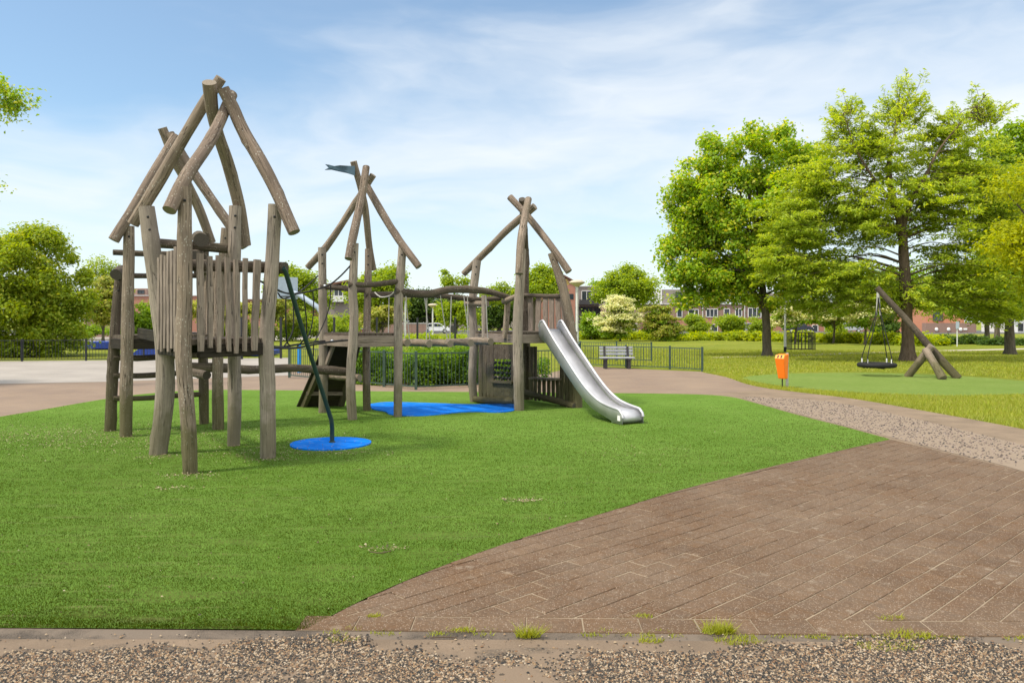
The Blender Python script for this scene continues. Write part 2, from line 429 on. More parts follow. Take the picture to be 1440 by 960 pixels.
# ground materials ---------------------------------------------------------------
def m_lawn():
    m = NM('lawn_grass'); v = m.coord('World')
    a = m.noise(v, .22, 5, .6); b = m.noise(v, 3.2, 5, .7); c = m.noise(v, 38.0, 3, .7)
    d = m.noise(m.coord('World', (1.2, .35, 1)), 1.1, 4, .6)
    col = m.mix(m.ramp(a, [(.35, 0), (.65, 1)]), (.235, .275, .036), (.32, .33, .060))
    col = m.mix(m.math('MULTIPLY', m.ramp(d, [(.45, 0), (.7, 1)]), .55), col, (.38, .355, .095))
    col = m.mix(m.math('MULTIPLY', m.ramp(b, [(.42, 0), (.62, 1)]), .5), col, (.13, .19, .024))
    col = m.mix(.55, col, m.mix(c, (.035, .055, .010), (.33, .36, .09)), 'SOFT_LIGHT')
    m.col(col); m.rough(.95); m.b.inputs['Specular IOR Level'].default_value = .1
    m.bump(m.math('ADD', m.math('MULTIPLY', b, .5), c), 1.0, .05)
    return m.m
def m_turf(name, c_lo, c_hi, worn):
    m = NM(name); v = m.coord('World')
    a = m.noise(v, .55, 5, .6); b = m.noise(v, 5.0, 4, .65); c = m.noise(v, 130.0, 3, .8); e = m.noise(v, 32.0, 3, .7)
    st = m.noise(m.coord('World', (.5, 3.2, 1)), 2.2, 5, .62)
    col = m.mix(m.ramp(a, [(.33, 0), (.67, 1)]), c_lo, c_hi)
    col = m.mix(m.math('MULTIPLY', m.ramp(b, [(.4, 0), (.66, 1)]), .35), col, tuple(x * .66 for x in c_lo))
    col = m.mix(m.math('MULTIPLY', m.ramp(st, [(.60, 0), (.76, 1)]), worn), col, (.20, .225, .085))
    col = m.mix(.6, col, m.mix(m.math('ADD', m.math('MULTIPLY', c, .6), m.math('MULTIPLY', e, .4)), (.0, .0, .0), (1, 1, 1)), 'OVERLAY')
    m.col(col); m.rough(.95); m.b.inputs['Specular IOR Level'].default_value = .03
    m.b.inputs['Sheen Weight'].default_value = .03; m.b.inputs['Sheen Roughness'].default_value = .4
    m.b.inputs['Sheen Tint'].default_value = (.5, .9, .3, 1)
    m.bump(m.math('ADD', c, m.math('MULTIPLY', e, .8)), .9, .02)
    return m.m
def m_paving():                                  # small worn path bricks seen far away
    m = NM('path_bricks'); v = m.coord('World', (1, 1, 1), (0, 0, math.radians(4)))
    br = m.n('ShaderNodeTexBrick', {'Vector': v, 'Color1': (.205, .145, .105, 1), 'Color2': (.185, .135, .105, 1), 'Mortar': (.16, .125, .095, 1), 'Scale': 1.0, 'Mortar Size': .008, 'Brick Width': .32, 'Row Height': .155})
    big = m.noise(v, .7, 5, .6); f = m.noise(v, 60, 4, .7)
    col = m.mix(m.ramp(big, [(.35, 0), (.7, .8)]), br.outputs['Color'], (.25, .185, .132))
    col = m.mix(.35, col, m.mix(f, (0, 0, 0), (1, 1, 1)), 'OVERLAY')
    m.col(col); m.rough(.95); m.bump(m.math('ADD', br.outputs['Fac'], f), .3, .006)
    return m.m
def m_slab():
    m = NM('court_concrete'); v = m.coord('World')
    big = m.noise(v, .45, 6, .62); f = m.noise(v, 45, 4, .7)
    col = m.ramp(big, [(.3, (.33, .30, .27)), (.7, (.245, .222, .20))])
    col = m.mix(.3, col, m.mix(f, (0, 0, 0), (1, 1, 1)), 'OVERLAY')
    m.col(col); m.rough(.9); m.bump(f, .2, .005); return m.m
def m_gravel(name, cols, scale, sandcol, sandamt):
    m = NM(name); v = m.coord('World')
    vo = m.n('ShaderNodeTexVoronoi', {'Vector': v, 'Scale': scale, 'Randomness': 1.0})
    rnd = m.n('ShaderNodeSeparateColor', {0: vo.outputs['Color']}).outputs[0]
    col = m.ramp(rnd, [(i / (len(cols) - 1), c) for i, c in enumerate(cols)], 'CONSTANT')
    edge = m.ramp(vo.outputs['Distance'], [(.2, 0), (.62, 1)])
    col = m.mix(edge, col, (.085, .068, .052))
    a = m.noise(v, 1.6, 5, .65)
    sm = m.ramp(a, [(.50 - sandamt, 1), (.66 - sandamt, 0)])
    f = m.noise(v, 220, 3, .8)
    sand = m.mix(f, tuple(c * .65 for c in sandcol), tuple(c * 1.25 for c in sandcol))
    m.col(m.mix(sm, col, sand)); m.rough(.9)
    m.bump(m.math('SUBTRACT', 1.0, m.math('MULTIPLY', vo.outputs['Distance'], m.math('SUBTRACT', 1.0, sm))), .8, .012)
    return m.m
def m_paver():
    m = NM('paver_concrete'); v = m.coord('World')
    r = m.n('ShaderNodeNewGeometry').outputs['Random Per Island']
    base = m.ramp(r, [(0, (0.0919, 0.0529, 0.0276)), (.25, (0.1098, 0.0618, 0.0318)), (.5, (0.0990, 0.0572, 0.0299)), (.75, (0.1182, 0.0677, 0.0346)), (1, (0.1034, 0.0601, 0.0317))])
    big = m.noise(v, 1.1, 5, .62); md = m.noise(v, 9, 5, .65); f = m.noise(v, 75, 3, .85)
    base = m.mix(m.ramp(big, [(.4, 0), (.72, .55)]), base, (0.1800, 0.1320, 0.0920))
    base = m.mix(m.ramp(md, [(.45, 0), (.75, .55)]), base, (.105, .078, .056))
    # pale lichen blotches
    vo = m.n('ShaderNodeTexVoronoi', {'Vector': v, 'Scale': 6.0, 'Randomness': 1.0})
    nz = m.math('MULTIPLY_ADD', m.noise(v, 22, 5), .5, -.25)
    lic = m.ramp(m.math('ADD', vo.outputs['Distance'], nz), [(.05, 1), (.15, .75), (.21, 0)])
    sel = m.ramp(m.noise(v, .9, 3), [(.47, 0), (.6, 1)])
    base = m.mix(m.math('MULTIPLY', m.math('MULTIPLY', lic, sel), .4), base, (.30, .25, .19))
    # aggregate showing
    vo2 = m.n('ShaderNodeTexVoronoi', {'Vector': v, 'Scale': 95.0, 'Randomness': 1.0})
    sp = m.math('MULTIPLY', m.ramp(vo2.outputs['Distance'], [(.0, 1), (.28, .8), (.36, 0)]), m.ramp(m.n('ShaderNodeSeparateColor', {0: vo2.outputs['Color']}).outputs[0], [(.5, 0), (.6, 1)]))
    base = m.mix(m.math('MULTIPLY', sp, .6), base, (.42, .35, .28))
    base = m.mix(.75, base, m.mix(f, (0, 0, 0), (1, 1, 1)), 'OVERLAY')
    m.col(base); m.rough(.88)
    m.bump(m.math('ADD', f, m.math('MULTIPLY', md, .7)), .5, .005)
    return m.m
def m_sand(name, col):
    m = NM(name); v = m.coord('World')
    big = m.noise(v, 1.8, 5, .6); f = m.noise(v, 150, 3, .8)
    c = m.mix(m.ramp(big, [(.3, 0), (.7, 1)]), tuple(x * .75 for x in col), tuple(x * 1.15 for x in col))
    m.col(m.mix(.45, c, m.mix(f, (0, 0, 0), (1, 1, 1)), 'OVERLAY')); m.rough(.95); m.bump(f, .5, .006); return m.m
def m_mat():
    m = NM('blue_rubber_mat'); v = m.coord('World')
    f = m.noise(v, 120, 3, .8); big = m.noise(v, 2.5, 5, .6); sc = m.noise(m.coord('World', (2, 9, 1)), 2.6, 5, .7)
    c = m.mix(m.ramp(big, [(.3, 0), (.7, 1)]), (.002, .135, .58), (.004, .18, .70))
    c = m.mix(m.math('MULTIPLY', m.ramp(sc, [(.56, 0), (.72, 1)]), .6), c, (.30, .45, .62))
    c = m.mix(.35, c, m.mix(f, (0, 0, 0), (1, 1, 1)), 'OVERLAY')
    m.col(c); m.rough(.9); m.b.inputs['Specular IOR Level'].default_value = .08; m.bump(f, .4, .006); return m.m
M['lawn'] = m_lawn()
M['turf'] = m_turf('turf_fibre', (.110, .205, .028), (.150, .255, .045), .7)
M['turf_far'] = m_turf('turf_fibre_pale', (.155, .225, .048), (.185, .25, .062), .3)
M['paving'] = m_paving(); M['slab'] = m_slab(); M['paver'] = m_paver()
M['gravel_path'] = m_gravel('gravel_brown', [(.11, .080, .066), (.06, .046, .042), (.17, .125, .10), (.085, .064, .056), (.22, .17, .14), (.04, .035, .035)], 30.0, (.24, .185, .135), -.12)
M['gravel_mix'] = m_gravel('gravel_mixed', [(0.160, 0.109, 0.063), (0.028, 0.027, 0.028), (0.224, 0.172, 0.111), (0.048, 0.043, 0.041), (0.120, 0.074, 0.043), (0.240, 0.203, 0.155), (0.020, 0.021, 0.022), (0.096, 0.078, 0.063)], 85.0, (.185, .136, .095), .0)
M['sand'] = m_sand('sandy_soil', (.185, .136, .095)); M['joint'] = m_sand('joint_sand', (.27, .215, .15))
M['sandy'] = m_sand('sandy_strip', (.205, .152, .105)); M['kerb'] = m_gravel('kerb_concrete', [(.15, .12, .095), (.10, .08, .065), (.18, .145, .115), (.12, .097, .078), (.07, .06, .052), (.20, .165, .13)], 150.0, (.15, .118, .09), .03)
M['soil'] = m_sand('soil', (.09, .065, .045)); M['asphalt'] = m_sand('asphalt', (.10, .10, .10))
M['mat'] = m_mat()
M['path_pale'] = m_sand('pale_path', (.42, .37, .30))

# ------------------------------------------------------------------ ground
def sheet(name, pts, z, mat, kind='structure', thick=0.0):
    mb = MB()
    if thick:
        mb.prism([Vector((p[0], p[1], z - thick)) for p in pts], (0, 0, thick))
    else:
        mb.poly([Vector((p[0], p[1], z)) for p in pts])
    o = mb.build(name, mat)
    bm = bmesh.new(); bm.from_mesh(o.data); bmesh.ops.recalc_face_normals(bm, faces=bm.faces)
    if not thick:
        for f in bm.faces:
            if f.normal.z < 0: f.normal_flip()
    bmesh.ops.triangulate(bm, faces=[f for f in bm.faces if len(f.verts) > 4])
    bm.to_mesh(o.data); bm.free()
    tag(o, kind=kind); return o
def gp(l): return [G(*p) for p in l]
def smooth_line(pts, step=.25):
    return spline([Vector((p[0], p[1], 0)) for p in pts], [1] * len(pts), step)[0]

sheet('lawn', [(-1500, -40), (1500, -40), (1500, 3000), (-1500, 3000)], 0.0, M['lawn'])
# turf outline
edge_near = [G(-60, 885.6), G(0, 886), G(430, 889)]
edge_diag = [G(430, 889), G(517, 843), G(634, 794), G(750, 754), G(867, 718), G(960, 690), G(1060, 664), G(1160, 640), G(1252, 619)]
edge_back = [G(1252, 619), G(1190, 602), G(1120, 584), G(1060, 567), G(1028, 559), G(985, 555.5), G(910, 554), G(800, 553), G(700, 552), G(585, 551.5), G(450, 550), G(330, 549), G(275, 549.5), G(210, 554), G(147, 562), G(60, 577), G(0, 587)]
LEFTOUT = [Vector((-13.5, 10.5, 0)), Vector((-13.5, 4.3, 0))]
turf_poly = edge_near[1:] + smooth_line(edge_diag)[1:] + smooth_line(edge_back)[1:] + LEFTOUT
lawn_edge = [G(988, 523.5), G(1020, 530), G(1050, 540), G(1085, 547), G(1130, 552.5), G(1200, 561), G(1300, 578), G(1440, 604), G(1700, 660)]
# brown path wrapping the back of the play area
path_poly = gp([(-700, 548), (-300, 543), (0, 540), (150, 537), (405, 528), (407, 520), (585, 530), (660, 530), (770, 525), (815, 514.5), (900, 519), (986, 522.5)]) + smooth_line(lawn_edge)[1:] + \
    [G(1700, 700), G(1440, 690), G(1200, 640), G(900, 600), G(500, 590), G(100, 620), G(-100, 640), Vector((-16, 9, 0)), Vector((-20, 12, 0))]
sheet('brick_path', path_poly, .004, M['paving'])
sheet('concrete_court', gp([(-700, 548), (-300, 543), (0, 540), (150, 537), (405, 528), (409, 503), (150, 506.5), (0, 508), (-300, 511), (-700, 515)]), .008, M['slab'])
sheet('skate_floor', gp([(-500, 486), (85, 483), (160, 480), (420, 478), (470, 472), (300, 467.5), (140, 468.5), (-500, 471)]), .006, M['slab'])
# sandy strip and gravel along the right-hand path
sheet('sandy_strip', smooth_line(lawn_edge[3:]) + [G(1700, 720), G(1440, 667), G(1340, 640), G(1252, 621)] + [Vector((p[0], p[1], 0)) for p in smooth_line(edge_back[:6])][1:], .008, M['sandy'])
gr_out = [G(1040, 558.5), G(1130, 562), G(1200, 571), G(1300, 593), G(1440, 627), G(1640, 682)]
gr_in = [G(1640, 735), G(1440, 664), G(1340, 638), G(1262, 618), G(1190, 600), G(1120, 582), G(1062, 566)]
sheet('gravel_path', smooth_line(gr_out) + smooth_line(gr_in), .012, M['gravel_path'])
# bed under the pavers, then the turf base and near strips
bed = gp([(412, 889.6), (430, 889), (867, 718), (1252, 619), (1440, 666), (1700, 740), (1900, 800), (1900, 902), (1440, 897.6), (720, 891.5)])
sheet('paver_bed', bed, .0158, M['joint'])
sheet('artificial_turf', turf_poly, .018, M['turf'])
sheet('front_kerb', [G(-80, 885), G(430, 889.5), G(720, 891), G(1440, 898.5), G(1700, 902), G(1700, 925), G(1440, 914), G(720, 908), G(-80, 905)], .012, M['kerb'])
sheet('front_sand', [G(-200, 902), G(720, 903), G(1440, 908), G(1800, 914), Vector((5, -2, 0)), Vector((-5, -2, 0))], .016, M['sand'])
fg = [G(-200, 915), G(60, 917), G(200, 909), G(330, 921), G(480, 912), G(620, 921), G(760, 915), G(900, 922), G(1040, 921), G(1200, 918), G(1330, 922), G(1440, 916), G(1800, 925)]
sheet('front_gravel', smooth_line(fg, .06) + [Vector((5, -2, 0)), Vector((-5, -2, 0))], .020, M['gravel_mix'])
# far ground
sheet('street', [(-200, 106), (200, 106), (200, 150), (-200, 150)], .006, M['asphalt'])
sheet('far_footpath', gp([(1000, 503.5), (1130, 500), (1250, 496), (1450, 491), (1450, 489.5), (1250, 494), (1125, 498), (1000, 502)]), .006, M['path_pale'])
swing_pad = gp([(1040, 533), (1060, 528.5), (1110, 525.5), (1200, 524.3), (1300, 526.5), (1380, 531), (1440, 536), (1560, 545), (1520, 556), (1440, 554.5), (1330, 556.5), (1220, 553), (1140, 547.5), (1085, 541)])
sheet('swing_turf_pad', smooth_line(swing_pad + swing_pad[:1], .3)[:-1], .010, M['turf_far'])

# blue rubber mats
def mat_thing(name, label, pts, z):
    c = sum((Vector(p) for p in pts), Vector()) / len(pts)
    mb = MB(); mb.prism([Vector((p[0], p[1], z - .02)) for p in pts], (0, 0, .02))
    o = mb.build(name, M['mat'], None, (c.x, c.y, 0)); tag(o, label, 'rubber mat')
    bm = bmesh.new(); bm.from_mesh(o.data); bmesh.ops.recalc_face_normals(bm, faces=bm.faces)
    bmesh.ops.triangulate(bm, faces=[f for f in bm.faces if len(f.verts) > 4]); bm.to_mesh(o.data); bm.free()
c0 = G(465, 626); rr = .545
mat1 = [(c0.x + rr * math.cos(a) * (1 + .015 * math.sin(3 * a)), c0.y + rr * math.sin(a), 0) for a in [k * math.tau / 40 for k in range(40)]]
mat_thing('safety_mat', 'round blue rubber mat around the foot of the slanting green pole', mat1, .036)
m2 = gp([(521, 570), (545, 567.3), (600, 568.5), (660, 570.5), (715, 570), (727, 573), (722, 579), (700, 581.5), (672, 580.5), (645, 581.5), (622, 584), (600, 586), (572, 586.5), (549, 584.5), (541, 580), (524, 577)])
mat2 = smooth_line(m2 + m2[:1], .12)[:-1]
mat_thing('safety_mat', 'long irregular blue rubber mat under the stepping log bridge', mat2, .036)

# pavers: every paver a bevelled block, clipped at the border of the paved triangle
def clip(poly, p, n):
    out = []
    for i in range(len(poly)):
        a, b = poly[i], poly[(i + 1) % len(poly)]
        da, db = (a - p).dot(n), (b - p).dot(n)
        if da >= 0: out.append(a)
        if da * db < 0: out.append(a + (b - a) * (da / (da - db)))
    return out
def v2(p): return Vector((p[0], p[1]))
A1, A2, A3 = v2(G(432, 869.5)), v2(G(1440, 878.5)), v2(G(1700, 881))
turf_xy = [v2(p) for p in turf_poly]
def inside(poly, q):
    c = False; n = len(poly); j = n - 1
    for i in range(n):
        a, b = poly[i], poly[j]
        if (a[1] > q[1]) != (b[1] > q[1]) and q[0] < (b[0] - a[0]) * (q[1] - a[1]) / (b[1] - a[1]) + a[0]: c = not c
        j = i
    return c
def paver_block(mb, poly, rr):
    if len(poly) < 3: return
    area = abs(sum(poly[i].x * poly[(i + 1) % len(poly)].y - poly[(i + 1) % len(poly)].x * poly[i].y for i in range(len(poly)))) / 2
    if area < .0015: return
    c = sum(poly, Vector((0, 0))) / len(poly)
    h = .020 + rr.uniform(-.0022, .0022); tx, ty = rr.uniform(-.011, .011), rr.uniform(-.011, .011)
    def ring(ins, z):
        out = []
        for p in poly:
            d = c - p; L = d.length
            q = p + d / L * min(ins * 1.35, L * .5)
            out.append(Vector((q.x, q.y, z + ((q - c).x * tx + (q - c).y * ty if z > .011 else 0))))
        return out
    m = len(poly); b = len(mb.v)
    jit = rr.uniform(.0008, .0022)
    for r in (ring(jit, .006), ring(jit + .0006, h - .004), ring(jit + .0045, h)): mb.v += r
    for l in range(2):
        for i in range(m):
            j = (i + 1) % m; mb.face((b + l * m + i, b + l * m + j, b + (l + 1) * m + j, b + (l + 1) * m + i), None, 0, False)
    mb.face([b + 2 * m + i for i in range(m)])
rr_ = random.Random(3)
mb = MB()
dirv = (v2(G(1252, 619)) - v2(G(867, 718))).normalized(); nrmv = Vector((dirv.y, -dirv.x))   # rows run along the turf edge
o0 = v2(G(867, 718))
far_a, far_b = v2(G(1252, 619)), v2(G(1440, 665)); fd = (far_b - far_a).normalized(); fn = Vector((fd.y, -fd.x))
if fn.dot(v2(G(900, 800)) - far_a) < 0: fn = -fn
sol = (A2 - A1).normalized(); sn = Vector((-sol.y, sol.x))
ROW, LEN = .150, .316
diag_s = [v2(p) for p in smooth_line(edge_diag, .15)]
for r in range(-9, 46):
    off = rr_.choice([.0, .5]) if False else (.5 * (r % 2) + .06 * math.sin(r * 3.1)); 
    for k in range(-16, 28):
        a = o0 + nrmv * (r * ROW - .02) + dirv * ((k + off) * LEN)
        g_ = rr_.uniform(.003, .0075); l_ = LEN - rr_.uniform(0, .002); q = [a, a + dirv * l_, a + dirv * l_ + nrmv * (ROW - g_), a + nrmv * (ROW - g_)]
        cc = (q[0] + q[2]) / 2
        if cc.x > 6.5 or cc.y < 3.9: continue
        q = clip(q, A1 + sn * .006, sn)
        if len(q) >= 3: q = clip(q, far_a, fn)
        if len(q) < 3: continue
        cc = sum(q, Vector((0, 0))) / len(q)
        order = sorted(range(len(diag_s) - 1), key=lambda i: ((diag_s[i] + diag_s[i + 1]) / 2 - cc).length_squared)[:2]
        for i in order:
            ed = (diag_s[i + 1] - diag_s[i]).normalized(); en = Vector((ed.y, -ed.x))
            if len(q) >= 3: q = clip(q, diag_s[i] + en * .006, en)
        if len(q) < 3: continue
        paver_block(mb, q, rr_)
# border row along the bent lower part of the turf edge
for i in range(len(diag_s) - 1):
    pass
L = 0.0
e0 = v2(G(432, 868.5)) ; bot_n = sn
for k in range(-4, 24):                          # soldier course along the front
    a = v2(G(415, 889.2)) + sol * (k * .316)
    q = [a, a + sol * .316, a + sol * .316 + sn * .196, a + sn * .196]
    cc = (q[0] + q[2]) / 2
    if cc.x > 5.5: continue
    if inside(turf_xy, cc): continue
    paver_block(mb, q, rr_)
o = mb.build('brick_paving', M['paver']); tag(o, kind='structure')

# fringe of artificial grass blades -------------------------------------------------
def tri_blades(name, pts, hgt, wid, lean, mat, label=None, cat='grass', seed=1):
    r = np.random.default_rng(seed); n = len(pts)
    a = r.uniform(0, 2 * np.pi, n); h = hgt * r.uniform(.6, 1.25, n); wd = wid * r.uniform(.7, 1.3, n)
    la = r.uniform(0, 2 * np.pi, n); ll = h * r.uniform(.1, lean, n)
    dx, dy = np.cos(a) * wd / 2, np.sin(a) * wd / 2
    v = np.zeros((n, 3, 3)); v[:, 0, :] = pts; v[:, 1, :] = pts; v[:, 2, :] = pts
    v[:, 0, 0] -= dx; v[:, 0, 1] -= dy; v[:, 1, 0] += dx; v[:, 1, 1] += dy
    v[:, 2, 0] += np.cos(la) * ll; v[:, 2, 1] += np.sin(la) * ll; v[:, 2, 2] += h
    me = bpy.data.meshes.new(name)
    me.vertices.add(3 * n); me.vertices.foreach_set('co', v.reshape(-1).astype(np.float32))
    me.loops.add(3 * n); me.loops.foreach_set('vertex_index', np.arange(3 * n, dtype=np.int32))
    me.polygons.add(n); me.polygons.foreach_set('loop_start', np.arange(0, 3 * n, 3, dtype=np.int32))
    me.update(calc_edges=True); me.materials.append(mat)
    o = link_mesh(name, me); tag(o, label, cat, None, 'stuff'); return o
def pts_in(poly, n, yr, xr, dens=None, seed=0):
    r = np.random.default_rng(seed)
    x = r.uniform(xr[0], xr[1], n); y = yr[0] + (yr[1] - yr[0]) * r.random(n) ** (dens or 1.0)
    c = np.zeros(n, bool); m = len(poly); j = m - 1
    P_ = np.array([(p[0], p[1]) for p in poly])
    for i in range(m):
        xi, yi, xj, yj = P_[i, 0], P_[i, 1], P_[j, 0], P_[j, 1]
        with np.errstate(divide='ignore', invalid='ignore'):
            t = ((yi > y) != (yj > y)) & (x < (xj - xi) * (y - yi) / (yj - yi + 1e-12) + xi)
        c ^= t; j = i
    vis = (np.abs(x) < y * .70)
    k = c & vis
    return x[k], y[k]
def m_blade():
    m = NM('turf_blade'); r = m.n('ShaderNodeNewGeometry').outputs['Random Per Island']; v = m.coord('World')
    c = m.ramp(r, [(0, (0.0253, 0.0544, 0.0022)), (.3, (0.0432, 0.0836, 0.0026)), (.6, (0.0640, 0.1115, 0.0033)), (.85, (0.0878, 0.1359, 0.0056)), (1, (0.1488, 0.1638, 0.0171))])
    a = m.noise(v, .6, 5, .6); st = m.noise(m.coord('World', (.55, 2.6, 1)), 2.0, 6, .65); b = m.noise(v, 4.5, 4, .65)
    c = m.mix(m.ramp(a, [(.42, 0), (.57, .9)]), c, m.n('ShaderNodeHueSaturation', {'Color': c, 'Hue': .475, 'Saturation': 1.0, 'Value': .66}).outputs[0])
    c = m.mix(m.math('MULTIPLY', m.ramp(b, [(.44, 0), (.62, 1)]), .75), c, m.n('ShaderNodeHueSaturation', {'Color': c, 'Saturation': 1.0, 'Value': .60}).outputs[0])
    c = m.mix(m.math('MULTIPLY', m.ramp(st, [(.52, 0), (.66, 1)]), .7), c, (.235, .24, .085))
    fs = m.math('MULTIPLY', m.ramp(m.noise(m.coord('World', (1.1, 13, 1), (0, 0, .06)), 1.7, 4, .6), [(.59, 0), (.66, .8)]), m.ramp(m.noise(v, .45, 2), [(.42, 0), (.56, 1)]))
    c = m.mix(fs, c, (.36, .33, .15))
    dr = m.ramp(m.math('ADD', m.math('MULTIPLY', m.noise(v, 1.3, 6, .7), .7), m.math('MULTIPLY', m.noise(v, 14, 3, .6), .3)), [(.55, 0), (.64, .6)])
    c = m.mix(dr, c, (.10, .095, .035))
    m.col(c); m.rough(.9); m.b.inputs['Specular IOR Level'].default_value = 0.0
    tr = m.n('ShaderNodeBsdfTranslucent', {'Color': c}); mx = m.n('ShaderNodeMixShader', {0: .2, 1: m.b.outputs[0], 2: tr.outputs[0]}); m.link(mx.outputs[0], m.out.inputs['Surface']); return m.m
M['blade'] = m_blade() if True else m_leaf('turf_blade', [(.060, .145, .009), (.100, .205, .016), (.078, .175, .011), (.115, .225, .024), (.19, .25, .05)], .25, .55)
x, y = pts_in(turf_poly, 1500000, (4.15, 17.5), (-11, 6), 2.6, 5)
keep = np.random.default_rng(77).random(len(x)) < np.clip((17.5 - y) / 11, 0, 1) ** 1.5
for (px, py, rad) in ((465, 626, .53),):
    g = G(px, py); keep &= ((x - g.x) ** 2 + (y - g.y) ** 2) > rad ** 2
x, y = x[keep], y[keep]
scl = np.clip(.8 + (y - 4) * .06, .8, 1.3)
tri_blades('turf_fibres', np.stack([x, y, np.full(len(x), .017)], 1), .0125 * np.clip(scl, .8, 1.2), .0042 * scl, 1.1, M['blade'], 'short green artificial grass fibres of the play area', 'artificial grass', 3)
# real grass at the lawn edge beside the path
M['grass'] = m_leaf('grass_blade', [(.20, .26, .03), (.28, .33, .04), (.33, .35, .06), (.23, .30, .035), (.40, .38, .10)], .4, .6)
lawn_strip = smooth_line(lawn_edge) + gp([(1700, 600), (1440, 556), (1330, 558), (1220, 554.5), (1140, 549), (1085, 542.5), (1060, 538), (1020, 526)])
x, y = pts_in(lawn_strip, 170000, (11, 26), (3, 16), 1.0, 8)
tri_blades('lawn_blades', np.stack([x, y, np.zeros(len(x))], 1), .075, .016, 1.0, M['grass'], 'longer grass along the edge of the gravel path', 'grass', 4)
far_lawn = gp([(820, 510), (1000, 522), (1040, 531), (1110, 523.5), (1200, 522), (1300, 524), (1440, 533), (1560, 540), (1560, 495), (820, 490)])
x, y = pts_in(far_lawn, 90000, (22, 46), (3, 32), 1.2, 9)
tri_blades('lawn_far_blades', np.stack([x, y, np.zeros(len(x))], 1), .07, .035, 1.0, M['grass'], 'mown grass of the lawn beyond the swing', 'grass', 5)

# pebbles on the front gravel, litter on the turf
def stones(name, pts, rmin, rmax, mat, label, seed=0):
    r = np.random.default_rng(seed); n = len(pts)
    base = np.array([(1, 0, 0), (.31, .95, 0), (-.81, .59, 0), (-.81, -.59, 0), (.31, -.95, 0), (0, 0, .8), (0, 0, -.5)])
    fc = np.array([(0, 1, 5), (1, 2, 5), (2, 3, 5), (3, 4, 5), (4, 0, 5)])
    s = r.uniform(rmin, rmax, (n, 1, 1)) * r.uniform(.6, 1.25, (n, 1, 3)); a = r.uniform(0, 6.28, n)
    v = base[None] * s * r.uniform(.8, 1.2, (n, 7, 1)); c, sn_ = np.cos(a)[:, None], np.sin(a)[:, None]
    vx = v[:, :, 0] * c - v[:, :, 1] * sn_; vy = v[:, :, 0] * sn_ + v[:, :, 1] * c
    v = np.stack([vx, vy, v[:, :, 2]], 2) + pts[:, None, :]
    f = (fc[None] + (np.arange(n) * 7)[:, None, None]).reshape(-1)
    me = bpy.data.meshes.new(name); me.vertices.add(7 * n); me.vertices.foreach_set('co', v.reshape(-1).astype(np.float32))
    me.loops.add(len(f)); me.loops.foreach_set('vertex_index', f.astype(np.int32))
    k = len(f) // 3; me.polygons.add(k); me.polygons.foreach_set('loop_start', np.arange(0, 3 * k, 3, dtype=np.int32))
    me.polygons.foreach_set('use_smooth', np.ones(k, bool))
    me.update(calc_edges=True); me.materials.append(mat); o = link_mesh(name, me); tag(o, label, 'gravel', None, 'stuff'); return o
def m_stone(name, cols):
    m = NM(name); r = m.n('ShaderNodeNewGeometry').outputs['Random Per Island']
    m.col(m.ramp(r, [(i / len(cols), c) for i, c in enumerate(cols)], 'CONSTANT')); m.rough(.75); return m.m
M['pebble'] = m_stone('pebble_mixed', [(0.222, 0.148, 0.084), (0.021, 0.020, 0.020), (0.296, 0.221, 0.143), (0.037, 0.031, 0.026), (0.163, 0.093, 0.050), (0.067, 0.052, 0.038), (0.016, 0.017, 0.017), (0.333, 0.269, 0.198), (0.044, 0.040, 0.035), (0.118, 0.086, 0.061)])
rg = np.random.default_rng(2)
n = 120000
x = rg.uniform(-3.1, 3.1, n); y = rg.uniform(3.35, 4.13, n)
# patchy cover: bare sand shows between drifts of pebbles
def vnoise(x, y, s, seed):
    r = np.random.default_rng(seed); g = r.random((64, 64))
    fx, fy = x * s + 20, y * s + 20; ix, iy = np.floor(fx).astype(int), np.floor(fy).astype(int); tx, ty = fx - ix, fy - iy
    tx = tx * tx * (3 - 2 * tx); ty = ty * ty * (3 - 2 * ty); ix %= 63; iy %= 63
    return (g[ix, iy] * (1 - tx) + g[ix + 1, iy] * tx) * (1 - ty) + (g[ix, iy + 1] * (1 - tx) + g[ix + 1, iy + 1] * tx) * ty
nz = vnoise(x, y, 2.2, 1) * .6 + vnoise(x, y, 6, 2) * .4
dens = np.clip((4.03 - y) * 4.0, -.6, .8) + nz * 2.6 - 1.45
k = rg.random(n) < np.clip(dens, .012, 1)
x, y = x[k], y[k]
stones('pebbles', np.stack([x, y, np.full(len(x), .021)], 1), .0030, .0092, M['pebble'], 'mixed black, tan and white pebbles lying on the sand in front', 1)
M['litter'] = m_stone('dry_litter', [(.30, .25, .14), (.18, .13, .07), (.36, .32, .21), (.10, .07, .04), (.25, .20, .11), (.06, .045, .03)])
n = 2600
lx = np.concatenate([rg.normal(-6.4, 1.5, n), rg.uniform(-4, 6, 420), rg.normal(-3.6, .8, 260)]); ly = np.concatenate([rg.normal(11.1, .75, n), 4.3 + 11 * rg.random(420) ** 1.3, rg.normal(10.0, .5, 260)])
for (px, py, nn, sx, sy) in ((740, 708, 120, .09, .05), (712, 706, 30, .05, .03), (268, 672, 120, .16, .08), (222, 645, 90, .15, .08), (540, 776, 60, .10, .04), (350, 640, 160, .5, .25), (250, 690, 60, .12, .05), (900, 640, 60, .5, .3), (465, 640, 200, .5, .12), (380, 650, 80, .15, .08)):  # heaps of crumbs; those at the post feet also stand in for contact shade
    g = G(px, py); lx = np.concatenate([lx, rg.normal(g.x, sx, nn)]); ly = np.concatenate([ly, rg.normal(g.y, sy, nn)])
k = np.array([inside(turf_xy, (a, b)) for a, b in zip(lx, ly)])
